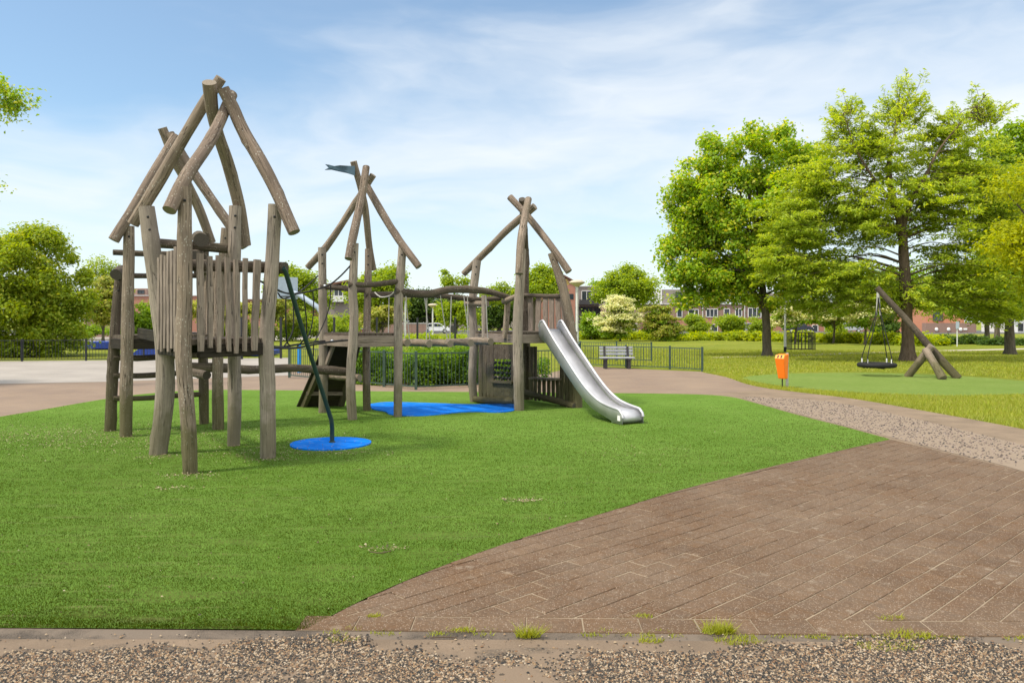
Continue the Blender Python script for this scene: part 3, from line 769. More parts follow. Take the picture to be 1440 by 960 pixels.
stones('leaf_litter', np.stack([lx[k], ly[k], np.full(k.sum(), .036)], 1), .003, .010, M['litter'], 'dry leaf crumbs scattered over the artificial turf', 3)
n = 16000
q = rg.random((n, 2)); lx = 4.6 + q[:, 0] * 6; ly = 9.0 + q[:, 1] * 9
gpoly = [v2(p) for p in smooth_line(gr_out) + smooth_line(gr_in)]
k = np.array([inside(gpoly, (a, b)) for a, b in zip(lx, ly)])
M['pebble_brown'] = m_stone('pebble_brown', [(.14, .10, .082), (.06, .048, .045), (.22, .17, .138), (.10, .075, .064), (.26, .21, .178), (.04, .036, .036)])
stones('path_gravel', np.stack([lx[k], ly[k], np.full(k.sum(), .013)], 1), .008, .018, M['pebble_brown'], 'brown gravel stones loose on the path', 4)
# weeds in the joints, each tuft a thing
def tuft(label, g, rad, n, h):
    r = np.random.default_rng(int(g.x * 1000) % 9999 + n)
    a = r.uniform(0, 6.28, n); d = rad * np.sqrt(r.random(n))
    pts = np.stack([np.cos(a) * d * 1.5, np.sin(a) * d * .6, np.zeros(n)], 1)
    o = tri_blades('grass_tuft', pts, h, .006, 1.6, M['weed'], label, 'weed', n)
    o['group'] = 'weeds growing in the paving joints'; del o['kind']; o['kind'] = 'thing'; o.location = (g.x, g.y, .016)
M['weed'] = m_leaf('weed_blade', [(.20, .24, .02), (.30, .32, .03), (.24, .28, .025)], .35, .5)
for (px, py, rd, n, h, lb) in ((742, 899, .045, 160, .06, 'upright yellow-green weed tuft in the kerb joint at the middle of the front edge'), (1010, 893, .06, 240, .055, 'bushiest yellow-green weed tuft on the front kerb below the paving'),
                               (1040, 906, .09, 170, .025, 'low flat weed trailing over the sand beside the bushiest tuft'), (1250, 914, .11, 240, .02, 'wide flat moss-like weed patch on the sand near the right corner'),
                               (1278, 899, .09, 180, .03, 'weed patch on the kerb joint just behind the wide flat patch'), (915, 906, .05, 90, .022, 'small low weed on the sand between two taller tufts'),
                               (652, 891, .05, 90, .02, 'thin weed in the kerb joint beside a dry twig'), (526, 871, .03, 70, .02, 'small weed at the tip of the paved triangle by the turf'),
                               (1254, 874, .05, 80, .022, 'small weed in the last paver joint above the front border, right side'), (480, 905, .06, 80, .02, 'thin weed at the edge of the front gravel below the turf corner'),
                               (905, 871, .04, 60, .02, 'small weed in the middle of the front border of pavers')):
    tuft(lb, G(px, py), rd, n, h)

n = 900
u = rg.random(n) ** .8; cl_ = rg.integers(0, 46, n); cx_ = rg.uniform(-1.0, 2.9, 46)[cl_] + rg.normal(0, .03, n)
tri_blades('joint_moss', np.stack([cx_, 4.192 - .0196 * (cx_ + 2.8) * 1.02 + rg.normal(0, .012, n) + .06 * (rg.random(46) < .2)[cl_], np.full(n, .014)], 1), .016, .006, 1.4, M['weed'], 'thin moss and weeds creeping along the kerb joint', 'weeds', 44)
# ------------------------------------------------------------------ climbing towers
def fix(o): return o
def post(parent, pts, rad, kind='g', seed=0, name='post'):
    mb = MB(); mb.log(pts, rad, 16, .045, seed); return mb.build(name, LOGM[kind], parent)
def logs(parent, name, pts, rad, kind='d', seed=0, wob=.06, n=12):
    mb = MB(); mb.log(pts, rad, n, wob, seed); return mb.build(name, LOGM[kind], parent)
def sink(p): return Vector((p.x, p.y, -.05))

def slat_panel(parent, name, specs, thick, mat, seed=0):
    """specs: list of (bottom, top, width, width direction)"""
    rr = random.Random(seed); mb = MB()
    for (a, b, wd, d) in specs:
        a, b = Vector(a), Vector(b); d = Vector(d).normalized(); up = (b - a).normalized(); nrm = d.cross(up).normalized()
        n = 6; rows = []
        w0 = wd / 2
        for i in range(n + 1):
            t = i / n; c = a.lerp(b, t) + d * rr.uniform(-.003, .003) + nrm * rr.uniform(-.004, .004)
            hw = w0 * (1 + rr.uniform(-.07, .07)) * (.8 if i == 0 else 1)
            rows.append((c - d * hw, c + d * hw))
        b0 = len(mb.v); th = nrm * thick / 2
        for (l, r) in rows: mb.v += [l - th, r - th, r + th * .7, l + th * .7]
        for i in range(n):
            for q in range(4):
                q2 = (q + 1) % 4; f = (b0 + i * 4 + q, b0 + i * 4 + q2, b0 + i * 4 + 4 + q2, b0 + i * 4 + 4 + q)
                s_ = (mb.v[f[1]] - mb.v[f[0]]).length; u0 = len(mb.f) * .37; L0, L1 = i * (b - a).length / n, (i + 1) * (b - a).length / n
                mb.face(f, [(u0, L0), (u0 + s_, L0), (u0 + s_, L1), (u0, L1)])
        mb.face((b0 + 3, b0 + 2, b0 + 1, b0)); e = b0 + n * 4; mb.face((e, e + 1, e + 2, e + 3), None, 1)
    return mb.build(name, mat, parent)

def platform(parent, corners, z, th=.05, mat=None, over=0.0, n=8):
    """planked floor of the quad a,b,c,d (planks run a->b)"""
    a, b, c, d = [Vector((p[0], p[1], z)) for p in corners]; mb = MB()
    for i in range(n):
        t0, t1 = i / n + .006, (i + 1) / n - .006
        p = [a.lerp(d, t0), b.lerp(c, t0), b.lerp(c, t1), a.lerp(d, t1)]
        dz = random.uniform(-.004, .004)
        mb.hexa([q + Vector((0, 0, -th + dz)) for q in p] + [q + Vector((0, 0, dz)) for q in p])
    return mb.build('platform', [mat or M['wood_dark']], parent)
def board(parent, name, a, b, hgt, th, mat):
    mb = MB(); mb.beam(a, b, th, hgt); return mb.build(name, [mat, M['end_dark']], parent, bevel=.006)

PZ = 1.5
# ---- front left tower (posts C, D, G, H)
pC = [P(222, 640, 9.77), P(231, 560, 9.77), P(231, 480, 9.77), P(219, 390, 9.76), P(206, 291, 9.74)]
pD = [P(268, 667, 8.54), P(265, 600, 8.54), P(258, 500, 8.54), P(260, 400, 8.54), P(259.5, 263, 8.54)]
pG = [P(328, 629, 10.43), P(330, 560, 10.43), P(329, 470, 10.43), P(329, 380, 10.43), P(331, 290, 10.43)]
pH = [P(377, 645, 9.5), P(377, 560, 9.5), P(374, 480, 9.5), P(381, 400, 9.5), P(387, 288, 9.5)]
C_, D_, G_, H_ = [p[0] for p in (pC, pD, pG, pH)]
t1 = thing('climbing_tower', 'tallest log play tower nearest the front, on four thick grey posts beside the green pole', 'play tower', ((C_ + D_ + G_ + H_) / 4 * Vector((1, 1, 0)).x if False else tuple(((C_ + D_ + G_ + H_) / 4).xy) + (0,)))
def fullpost(par, p, r, kind, seed):
    r = [q * .93 for q in r]
    o = post(par, [Vector((p[0].x, p[0].y, -.04))] + p[1:], r, kind, seed)
    for q, off in ((p[-1], .14), (p[-1], .30)) if seed % 2 else ((p[-1], .16),):
        d = (p[-2] - q).normalized(); c = q + d * off; tc_ = Vector((-c.x, -c.y, 0)).normalized()
        mb = MB(); mb.sphere(c + tc_ * (r[-1] * 1.0), .017, 8, 6, sq=(1, 1, 1)); mb.build('bolt', M['black_metal'], o)
fullpost(t1, pC, [.118, .118, .12, .118, .105], 'g', 1)
fullpost(t1, pD, [.086, .086, .090, .088, .080], 'b', 2)
fullpost(t1, pG, [.088, .094, .090, .092, .088], 'g', 3)
fullpost(t1, pH, [.098, .100, .098, .094, .09], 'g', 4)
# roof poles
def pole(par, pts, r, kind, seed):
    r = [q * .86 for q in r]
    logs(par, 'roof_pole', pts, r, kind, seed, .05, 14)
pole(t1, [P(187, 315, 10.0), P(219, 262, 9.95), P(246, 216, 9.9), P(289, 143, 9.85), P(311, 110, 9.8)], [.085, .09, .088, .085, .08], 'b', 11)
pole(t1, [P(238, 296, 8.36), P(263, 246, 8.65), P(300, 190, 9.25), P(326, 133, 9.85)], [.084, .088, .085, .078], 'k', 12)
pole(t1, [P(345, 345, 10.75), P(336, 290, 10.55), P(321, 232, 10.2), P(301, 168, 9.75), P(294, 116, 9.45)], [.088, .094, .09, .088, .10], 'b', 13)
pole(t1, [P(414, 327, 9.35), P(381, 254, 9.45), P(344, 187, 9.55), P(328, 152, 9.55), P(314, 125, 9.5)], [.085, .09, .092, .09, .085], 'k', 14)
platform(t1, [C_, D_, H_, G_], PZ, .06, M['wood_dark'], n=9)
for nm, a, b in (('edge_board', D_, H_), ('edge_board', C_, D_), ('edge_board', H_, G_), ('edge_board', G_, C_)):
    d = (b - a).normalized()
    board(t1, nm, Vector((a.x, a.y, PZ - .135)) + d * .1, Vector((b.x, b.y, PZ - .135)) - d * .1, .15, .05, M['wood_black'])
# palisade facing the camera (D-H side), irregular planks
sp = []
def onDH(px):                                    # depth along the D-H side for a pixel column
    t = (px - 268) / (377 - 268); t = max(0, min(1, t)); 
    Y = 1 / ((1 - t) / D_.y + t / H_.y); return Y - .0
for (xb, xt, yt, yb, wpx) in ((282.5, 281.5, 356, 494, 10.5), (296, 294.5, 360, 489, 8.5), (308, 307, 359, 495, 8.5), (322, 320, 362, 494, 8), (332.5, 332, 365, 497, 7.5), (344, 345, 363, 494, 7.5), (357.5, 362, 365, 493, 12)):
    Yb, Yt = onDH(xb) - .07, onDH(xt) - .07
    sp.append((P(xb, yb, Yb), P(xt, yt, Yt), wpx / F * Yb * .90, (H_ - D_)))
slat_panel(t1, 'palisade', sp, .035, [M['wood_board'], M['end']], 5)
sp = []
for k in range(6):                               # C-D side seen at a glancing angle
    t = .22 + k * .105
    b = C_.lerp(D_, t); 
    sp.append((Vector((b.x - .05, b.y - .04, 1.36 + random.uniform(-.03, .03))), Vector((b.x - .05, b.y - .04, 2.53 + random.uniform(-.05, .03))), .10, (D_ - C_)))
slat_panel(t1, 'palisade', sp, .035, [M['wood_board'], M['end']], 6)
logs(t1, 'rail', [P(262, 373, 8.72), P(320, 374, 9.15), P(375, 376, 9.6), P(401, 376.5, 9.55)], [.068, .07, .07, .072], 'd', 21)
logs(t1, 'rail', [P(205, 341, 10.2), P(262, 345, 10.1), P(330, 350, 10.5)], .062, 'd', 22)
logs(t1, 'cross_log', [P(283, 337, 9.3), P(279, 333, 10.6)], .088, 'd', 23)
logs(t1, 'cross_log', [P(272.5, 361, 9.2), P(277, 357, 10.4)], .07, 'd', 24)
logs(t1, 'brace', [P(291, 527.5, 10.3), P(262, 522, 11.3)], .058, 'd', 25)
board(t1, 'joist', P(196, 468, 11.0), P(229, 474.5, 9.55), .14, .05, M['wood_black'])

# ---- rear left tower (posts A, B, E, F) with a ladder side
pA = [P(155, 607, 11.85), P(158, 540, 11.85), P(162, 460, 11.85), P(169, 381, 11.85)]
pB = [P(177, 615, 11.26), P(178, 540, 11.26), P(179, 450, 11.26), P(181, 380, 11.26), P(181.5, 318, 11.26)]
pE = [P(287, 597, 12.66), P(286, 520, 12.66), P(285, 430, 12.66), P(288, 328, 12.66)]
pF = [P(307, 605, 12.0), P(306, 530, 12.0), P(309, 430, 12.0), P(318, 321, 12.0)]
A_, B_, E_, F_ = [p[0] for p in (pA, pB, pE, pF)]
t2 = thing('climbing_tower', 'dark log play tower close behind the tallest one, with log ladder rungs', 'play tower', tuple(((A_ + B_ + E_ + F_) / 4).xy) + (0,))
fullpost(t2, pA, [.090, .088, .08, .068], 'd', 31)
fullpost(t2, pB, [.092, .092, .09, .088, .08], 'b', 32)
fullpost(t2, pE, [.083, .085, .08, .075], 'd', 33)
fullpost(t2, pF, [.093, .092, .085, .075], 'b', 34)
pole(t2, [P(160, 338, 11.1), P(188, 292, 11.25), P(215, 245, 11.5), P(247, 192, 11.9)], [.088, .09, .085, .08], 'k', 35)
pole(t2, [P(298, 341, 12.9), P(276, 285, 12.6), P(248, 228, 12.2), P(228, 180, 12.0)], [.08, .085, .085, .085], 'b', 36)
pole(t2, [P(345, 347, 12.0), P(322, 315, 12.0), P(270, 240, 12.0), P(239, 188, 12.0)], [.085, .085, .085, .08], 'k', 37)
logs(t2, 'cap', [P(163, 386, 11.55), P(171, 380, 11.9)], .085, 'd', 38)
platform(t2, [A_, B_, F_, E_], PZ, .06, M['wood_dark'], n=7)
for a, b in ((A_, B_), (B_, F_), (F_, E_), (E_, A_)):
    d = (b - a).normalized(); board(t2, 'edge_board', Vector((a.x, a.y, PZ - .135)) + d * .1, Vector((b.x, b.y, PZ - .135)) - d * .1, .15, .05, M['wood_black'])
for i, (ya, ye, r) in enumerate(((355, 358, .045), (386.5, 388, .042), (503, 499, .045), (528, 523, .044), (560, 554, .042))):
    logs(t2, 'rung', [P(159, ya, 11.8), P(200, (ya * 1.6 + ye * .4) / 2 + 1, 12.05), P(250, (ya * .6 + ye * 1.4) / 2, 12.4), P(286, ye, 12.66)], r, 'd', 40 + i)
sp = []
for k in range(5):
    b = F_.lerp(E_, .12 + .18 * k) + Vector((0, -.06, 0))
    sp.append((Vector((b.x, b.y, 1.38)), Vector((b.x + .02, b.y, 2.62 - .05 * (k % 2))), .10, (F_ - E_)))
slat_panel(t2, 'palisade', sp, .035, [M['wood_brown'], M['end']], 8)
logs(t2, 'rail', [Vector((E_.x - .1, E_.y - .06, 2.52)), Vector((F_.x + .2, F_.y - .1, 2.5))], .055, 'd', 49)

# ---- middle tower (P, Q, R, S) with flag
pP = [P(454, 581, 14.2), P(455, 520, 14.2), P(454, 440, 14.2), P(453, 348, 14.2)]
pQ = [P(496, 591, 13.2), P(493, 530, 13.2), P(498, 450, 13.2), P(496, 410, 13.2), P(499, 342, 13.2)]
pR = [P(516, 579, 14.55), P(515, 500, 14.55), P(517, 430, 14.55), P(518, 350, 14.55)]
pS = [P(559.5, 587, 13.6), P(560, 520, 13.6), P(560, 440, 13.6), P(566, 346, 13.6)]
P_, Q_, R_, S_ = [p[0] for p in (pP, pQ, pR, pS)]
t3 = thing('climbing_tower', 'middle log play tower carrying the small blue-grey flag, over a dark climbing ramp', 'play tower', tuple(((P_ + Q_ + R_ + S_) / 4).xy) + (0,))
fullpost(t3, pP, [.085, .09, .085, .08], 'g', 51)
fullpost(t3, pQ, [.088, .088, .082, .08, .073], 'g', 52)
fullpost(t3, pR, [.075, .08, .075, .07], 'b', 53)
fullpost(t3, pS, [.082, .082, .083, .08], 'g', 54)
pole(t3, [P(490, 364, 12.95), P(498, 325, 13.15), P(508, 280, 13.5), P(515, 235, 13.8)], [.08, .085, .08, .075], 'k', 55)
pole(t3, [P(433, 376, 14.45), P(464, 340, 14.25), P(498, 288, 14.05), P(525, 246, 13.9)], [.072, .075, .072, .072], 'b', 56)
pole(t3, [P(589, 375, 13.45), P(560, 336, 13.6), P(538, 300, 13.75), P(513, 257, 13.95)], [.075, .08, .078, .075], 'k', 57)
fp = [P(525, 379, 14.9), P(519, 344, 14.65), P(512, 285, 14.3), P(497, 227, 14.05)]
pole(t3, fp, [.07, .075, .075, .072], 'b', 58)
mb = MB()
fl = [(499, 233.5), (489, 233.2), (478, 232.6), (470, 233.6), (463, 231.8), (457, 231), (462, 236), (456.5, 239), (466, 238.6), (476, 241), (488, 243.5), (499, 247)]
mb.prism([P(a, b, 14.02 + .02 * math.sin(a * .3)) for a, b in fl], (0.0, .02, 0)); mb.build('flag', M['flag'], t3)
platform(t3, [P_, Q_, S_, R_], PZ, .05, M['wood_dark'], n=8)
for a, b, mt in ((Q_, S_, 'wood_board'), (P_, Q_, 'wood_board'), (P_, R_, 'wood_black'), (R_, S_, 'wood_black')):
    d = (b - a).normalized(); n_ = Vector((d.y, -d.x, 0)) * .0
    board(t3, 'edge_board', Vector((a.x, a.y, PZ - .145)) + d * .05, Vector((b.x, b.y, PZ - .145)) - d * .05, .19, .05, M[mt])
logs(t3, 'rail', [P(490, 400, 13.15), P(520, 400.5, 13.3), P(545, 397.5, 13.5), P(564, 395, 13.6)], .05, 'd', 61)
logs(t3, 'rail', [P(450, 403, 14.15), P(480, 405, 14.3), P(521, 409, 14.6)], .052, 'd', 62)
logs(t3, 'brace', [P(456, 527, 14.6), P(480, 530, 13.8), P(506, 531, 13.5)], .062, 'b', 63)

# ---- tower with the slide (T, U, V, W)
pT = [P(667, 566, 16.1), P(664, 530, 16.1), P(667, 480, 16.1), P(664, 430, 16.1), P(671, 366, 16.1)]
pU = [P(730, 579, 14.57), P(729, 520, 14.57), P(728, 450, 14.57), P(731, 400, 14.57), P(734, 350, 14.57)]
pV = [P(812, 574, 15.05), P(811, 530, 15.05), P(805, 480, 15.05), P(797, 430, 15.05), P(788, 392, 15.05), P(774, 356, 15.05)]
pW = [P(742, 562, 16.58), P(741, 500, 16.58), P(739, 430, 16.58), P(739, 350, 16.58)]
T_, U_, V_, W_ = [p[0] for p in (pT, pU, pV, pW)]
t4 = thing('climbing_tower', 'right-hand log play tower with plank walls, from which the metal slide comes down', 'play tower', tuple(((T_ + U_ + V_ + W_) / 4).xy) + (0,))
fullpost(t4, pT, [.092, .088, .1, .088, .098], 'g', 71)
fullpost(t4, pU, [.108, .105, .098, .098, .09], 'g', 72)
fullpost(t4, pV, [.108, .105, .105, .105, .098, .06], 'b', 73)
fullpost(t4, pW, [.09, .088, .085, .08], 'd', 74)
pole(t4, [P(652, 385, 16.3), P(685, 352, 16.05), P(715, 322, 15.75), P(752, 290, 15.4)], [.08, .085, .085, .085], 'b', 75)
pole(t4, [P(730, 385, 14.4), P(732, 345, 14.55), P(738, 305, 15.0), P(743, 280, 15.3)], [.085, .09, .085, .08], 'b', 76)
pole(t4, [P(800, 382, 14.9), P(775, 346, 15.1), P(745, 308, 15.4), P(717, 277, 15.6)], [.08, .084, .08, .078], 'k', 77)
pole(t4, [P(741, 372, 16.8), P(737, 320, 16.2), P(734, 280, 15.7)], [.075, .08, .08], 'd', 78)
platform(t4, [T_, U_, V_, W_], PZ, .05, M['wood_dark'], n=8)
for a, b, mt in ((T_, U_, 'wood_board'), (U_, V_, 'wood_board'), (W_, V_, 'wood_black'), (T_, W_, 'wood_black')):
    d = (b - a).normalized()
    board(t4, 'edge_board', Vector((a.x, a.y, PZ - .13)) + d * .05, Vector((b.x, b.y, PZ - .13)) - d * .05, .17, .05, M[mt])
# palisade on the far right side (W-V)
def lerpWV(px):
    t = (px - 742) / (805 - 742); return 1 / ((1 - t) / W_.y + t / V_.y)
sp = []
for (xb, xt, wpx) in ((746, 746, 9), (756, 757, 9.5), (766.5, 767, 9.5), (776, 775.5, 9), (786, 784, 9.5), (795, 792, 9), (801, 799, 5)):
    Y = lerpWV(xb) - .08; sp.append((P(xb, 472, Y), P(xt, 417 + random.uniform(-1, 1), Y), wpx / F * Y * 1.2, (V_ - W_)))
slat_panel(t4, 'palisade', sp, .03, [M['wood_board'], M['end']], 9)
logs(t4, 'rail', [P(736, 415, 16.5), P(765, 416, 15.9), P(793, 416.5, 15.1)], .042, 'd', 81)
logs(t4, 'rail_post', [P(681, 474, 15.75), P(681, 415, 15.75)], .055, 'g', 82)
logs(t4, 'rail_post', [P(710, 476, 14.95), P(712, 450, 14.95), P(714, 422, 14.95)], .058, 'b', 83)
logs(t4, 'rail', [P(654, 427, 16.0), P(686, 427, 15.72)], .056, 'b', 84)
logs(t4, 'rail', [P(708, 424, 14.9), P(728, 416, 14.62)], .055, 'b', 85)
# lower wall with bead window on the T-U side, boards run upright
def onTU(px):
    t = (px - 667) / (730 - 667); return 1 / ((1 - t) / T_.y + t / U_.y)
sp = []
xs = [676, 681.5, 687, 692]
for x in xs + [722]: Y = onTU(x); sp.append((P(x, 564, Y), P(x, 484, Y), .15, (U_ - T_)))
for x in (697.5, 702.5, 707.5, 712, 716.8):
    Y = onTU(x); sp.append((P(x, 565, Y), P(x, 537, Y), .14, (U_ - T_))); sp.append((P(x, 505, Y), P(x, 484, Y), .14, (U_ - T_)))
slat_panel(t4, 'lower_wall', sp, .03, [M['wood_dark'], M['end_dark']], 10)
board(t4, 'window_sill', P(692, 536, onTU(692) - .04), P(722, 538, onTU(722) - .04), .05, .1, M['wood_dark'])
mb = MB()
for r in range(4):
    a, b = P(694, 509.5 + r * 7, onTU(694)), P(720, 510.5 + r * 7.2, onTU(720)); mb.tube([a, b], .008, 5)
    for k in range(5):
        mb.sphere(a.lerp(b, (k + .5 + .2 * math.sin(r * 2 + k)) / 5), .036, 7, 5)
mb.build('bead_frame', M['black_metal'], t4)
logs(t4, 'foot_log', [P(668, 561, 15.95), P(695, 563, 15.3), P(724, 563, 14.75)], .065, 'd', 86)
# counter wall on the W-V side
sp = []
for (x, yt, yb, wd) in ((743, 487, 560, .11), (748, 487, 562, .10), (753, 487, 563, .10), (790, 487, 571, .13), (797, 487, 572, .13), (803, 487, 573, .10)):
    Y = lerpWV(x) - .04; sp.append((P(x, yb, Y), P(x, yt, Y), wd, (V_ - W_)))
for k, x in enumerate((758.5, 765, 771.5, 778, 784)):
    Y = lerpWV(x) - .04; sp.append((P(x, 563 + k, Y), P(x, 534, Y), .10, (V_ - W_)))
slat_panel(t4, 'lower_wall', sp, .03, [M['wood_dark'], M['end_dark']], 12)
board(t4, 'counter', P(749, 531.5, lerpWV(749) - .15), P(787, 533, lerpWV(787) - .15), .04, .22, M['wood_board'])
logs(t4, 'foot_log', [P(738, 552, 16.3), P(770, 560, 15.6), P(808, 571, 14.95)], .065, 'd', 87)

# ---- slide
def m_slide():
    m = NM('slide_steel'); v = m.coord('Object', (1, 1, 1)); f = m.noise(m.coord('UV', (60, 2, 1)), 2, 4); b = m.noise(v, 2.5, 4)
    m.col(m.ramp(b, [(.3, (.44, .44, .465)), (.7, (.59, .59, .615))])); m.b.inputs['Metallic'].default_value = .6
    m.rough(m.math('MULTIPLY_ADD', f, .15, .42)); m.bump(f, .08, .002); return m.m
M['slide'] = m_slide()
s0 = Vector((.72, 14.78, 0)); sdir = Vector((.5, -.866, 0)); sper = Vector((.866, .5, 0))
sl = thing('slide', 'stainless steel slide running down from the right-hand tower onto the turf', 'slide', (1.95, 12.63, 0))
prof = [(-.05, 1.55), (.06, 1.53), (.22, 1.40), (.5, 1.17), (.9, .86), (1.3, .56), (1.6, .37), (1.85, .27), (2.05, .235), (2.3, .225), (2.42, .21), (2.5, .155), (2.51, .09), (2.46, .04)]
pp, _ = spline([s0 + sdir * s + Vector((0, 0, z)) for s, z in prof], [1] * len(prof), .05)
mb = MB(); W2 = .200
b0 = len(mb.v); L = 0
for i, p in enumerate(pp): mb.v += [p - sper * W2, p + sper * W2]
for i in range(len(pp) - 1): mb.face((b0 + 2 * i, b0 + 2 * i + 1, b0 + 2 * i + 3, b0 + 2 * i + 2), [(0, i * .05), (.47, i * .05), (.47, i * .05 + .05), (0, i * .05 + .05)], 0, True)
o = mb.build('chute', M['slide'], sl); md = o.modifiers.new('solid', 'SOLIDIFY'); md.thickness = .006; md.offset = -1
for sgn in (-1, 1):
    mb = MB(); edge = []
    pr = [(-.04, 1.60, 1.44), (.02, 1.70, 1.38), (.10, 1.72, 1.33), (.22, 1.615, 1.29), (.5, 1.355, 1.06), (.9, 1.02, .745), (1.3, .69, .435), (1.6, .485, .25), (1.85, .365, .16), (2.05, .31, .11), (2.3, .27, .04), (2.44, .25, .02), (2.51, .19, .02), (2.53, .13, .02)]
    up, lo = [], []
    for s, zu, zl in pr:
        q = s0 + sdir * s + sper * (W2 + .012) * sgn; up.append(q + Vector((0, 0, zu))); lo.append(q + Vector((0, 0, zl)))
    up2, _ = spline(up, [1] * len(up), .05); 
    lo2 = []
    lo_s, _ = spline(lo, [1] * len(lo), .01)
    for i in range(len(up2)):
        lo2.append(lo_s[int(i / (len(up2) - 1) * (len(lo_s) - 1))])
    b = len(mb.v); th = sper * .008 * sgn
    for u, l in zip(up2, lo2): mb.v += [u, l, u + th, l + th]
    for i in range(len(up2) - 1):
        k = b + 4 * i
        mb.face((k, k + 1, k + 5, k + 4), None, 0, True); mb.face((k + 2, k + 6, k + 7, k + 3), None, 0, True); mb.face((k + 1, k + 3, k + 7, k + 5), None, 0, True)
    o = mb.build('side_panel', M['slide'], sl)
    mb = MB(); mb.tube(up2, .022, 10); mb.build('edge_tube', M['slide'], o)
mb = MB(); q = s0 + sdir * 2.44 - sper * (W2 + .024) + Vector((0, 0, .12)); mb.box(q, (.075, .004, .085), math.atan2(sdir.y, sdir.x)); mb.build('sticker', M['white_paint'], sl)
mb = MB()
q = s0 + sdir * 2.22; mb.box(q + Vector((0, 0, .09)), (.06, W2 * 2 - .03, .22), math.atan2(sdir.y, sdir.x))
mb.build('foot', M['steel'], sl)

# ---- slanting pole
fp_ = thing('fire_pole', 'slanting dark green metal pole rising from the round blue mat', 'pole', tuple(G(467, 625).xy) + (0,))
q = [P(398, 377, 9.5), P(401.5, 382, 9.55), P(425, 462, 9.95), P(462, 578, 10.5), P(466, 592, 10.56), P(467, 604, 10.6), P(467, 626.5, 10.6)]
mb = MB(); p2, _ = spline(q, [1] * len(q), .06); mb.tube(p2, .030, 12); mb.build('shaft', M['green_pole'], fp_)
mb = MB(); mb.lathe((p2[-1].x, p2[-1].y, .037), [(.045, 0), (.045, .012), (.031, .018)], 14); mb.build('collar', M['green_pole'], fp_)

# ---- balance log
bl = thing('balance_log', 'long crooked log spanning low between the left towers and the flag tower', 'log', tuple(P(380, 520, 12.6).xy) + (0,))
logs(bl, 'log', [P(268, 515, 11.9), P(310, 517.5, 12.1), P(360, 519.5, 12.45), P(410, 517, 12.8), P(450, 520, 13.15), P(491, 523, 13.45)], [.062, .075, .07, .068, .078, .07], 'd', 91, .1)
# ---- rope bridge
rb = thing('rope_bridge', 'black rope net bridge between the tallest tower and the flag tower', 'rope bridge', tuple(P(425, 480, 12.2).xy) + (0,))
def rope(par, pts, r=.013, nm='rope', mat=None):
    mb = MB(); p, _ = spline(pts, [1] * len(pts), .08); mb.tube(p, r, 6); return mb.build(nm, mat or M['rope'], par)
rope(rb, [P(362, 393, 10.35), P(392, 409, 11.3), P(414, 413, 12.2), P(428, 405, 13.2), P(447, 388, 14.1)], .014, 'hand_rope')
rope(rb, [P(383, 404, 9.6), P(402, 412, 10.9), P(421, 412.5, 12.0), P(445, 407, 12.8), P(464, 400, 13.1), P(480, 387, 13.15), P(494, 372, 13.15)], .014, 'hand_rope')
rope(rb, [P(330, 470, 10.4), P(385, 487, 11.4), P(420, 484, 12.8), P(458, 479, 14.1)], .016, 'foot_rope')
rope(rb, [P(380, 489, 9.6), P(415, 489, 11.3), P(440, 484.5, 12.4), P(468, 480, 13.0), P(492, 478, 13.2)], .016, 'foot_rope')
for q in ([P(402, 419, 10.9), P(402, 460, 10.9), P(404, 481, 11.1), P(409, 486, 11.4)], [P(412, 419, 11.5), P(413, 455, 11.5), P(409, 472, 11.4), P(400, 486, 11.2)],
          [P(427, 414, 12.1), P(430, 440, 12.2), P(431, 468, 12.3), P(425, 480, 12.5), P(418, 487, 12.6)], [P(440, 410, 12.6), P(441, 432, 12.6), P(438, 460, 12.6), P(430, 481, 12.5)],
          [P(465, 401, 13.1), P(464, 425, 13.1), P(458, 448, 13.1), P(448, 470, 12.9), P(441, 484, 12.6), P(441, 500, 12.7)], [P(391, 412, 10.6), P(398, 420, 10.9), P(410, 416, 11.6), P(420, 412, 12.0)]):
    rope(rb, q, .011)
for q in (P(467, 479.5, 13.1), P(457, 402, 13.9)): mb = MB(); mb.sphere(q, .03, 8, 6); mb.build('shackle', M['steel'], rb)

# ---- stepping log bridge
sb = thing('log_bridge', 'hanging bridge of short round logs between the flag tower and the slide tower', 'bridge', tuple(P(620, 485, 14.7).xy) + (0,))
bdir = Vector((.86, .5, 0)).normalized(); bper = Vector((.6, -.8, 0)).normalized()
st0 = Vector((-2.42, 14.14, 0))
logs(sb, 'side_rail', [P(556, 409, 13.55), P(600, 413.5, 13.85), P(635, 407, 14.2), P(680, 409, 14.6), P(715, 418, 14.9)], [.066, .074, .07, .062, .05], 'd', 92, .08)
logs(sb, 'side_rail', [P(513, 414.5, 14.5), P(560, 414, 14.9), P(620, 416, 15.4), P(668, 421, 15.9), P(704, 419, 16.0)], [.055, .058, .058, .055, .052], 'd', 93, .08)
for k in range(5):
    c = st0 + bdir * (.30 + k * .43); z = 1.33 - .045 * math.sin(math.pi * (k + .7) / 5.4)
    a, b = c - bper * .40 + Vector((0, 0, z)), c + bper * .44 + Vector((0, 0, z))
    st = logs(sb, 'step_log', [a, (a + b) / 2 + Vector((0, 0, .01)), b], .07, 'b', 95 + k, .05, 14)
    for e_, f0, f1 in ((b - bper * .10, 0, 0), (a + bper * .10, 0, 1)):
        top_ = Vector((e_.x, e_.y, 2.2)) + bdir * (.09 * math.sin(k * 2.3 + (1 if f1 else 0)) - .06)
        rope(sb, [e_ + Vector((0, 0, .05)), (e_ + top_) / 2, top_], .010, 'sling', M['rope_pale'])
rope(sb, [P(527, 411, 14.2), P(535, 417.5, 14.1), P(548, 416, 13.8), P(556, 409, 13.6)], .013, 'sling', M['rope_pale'])

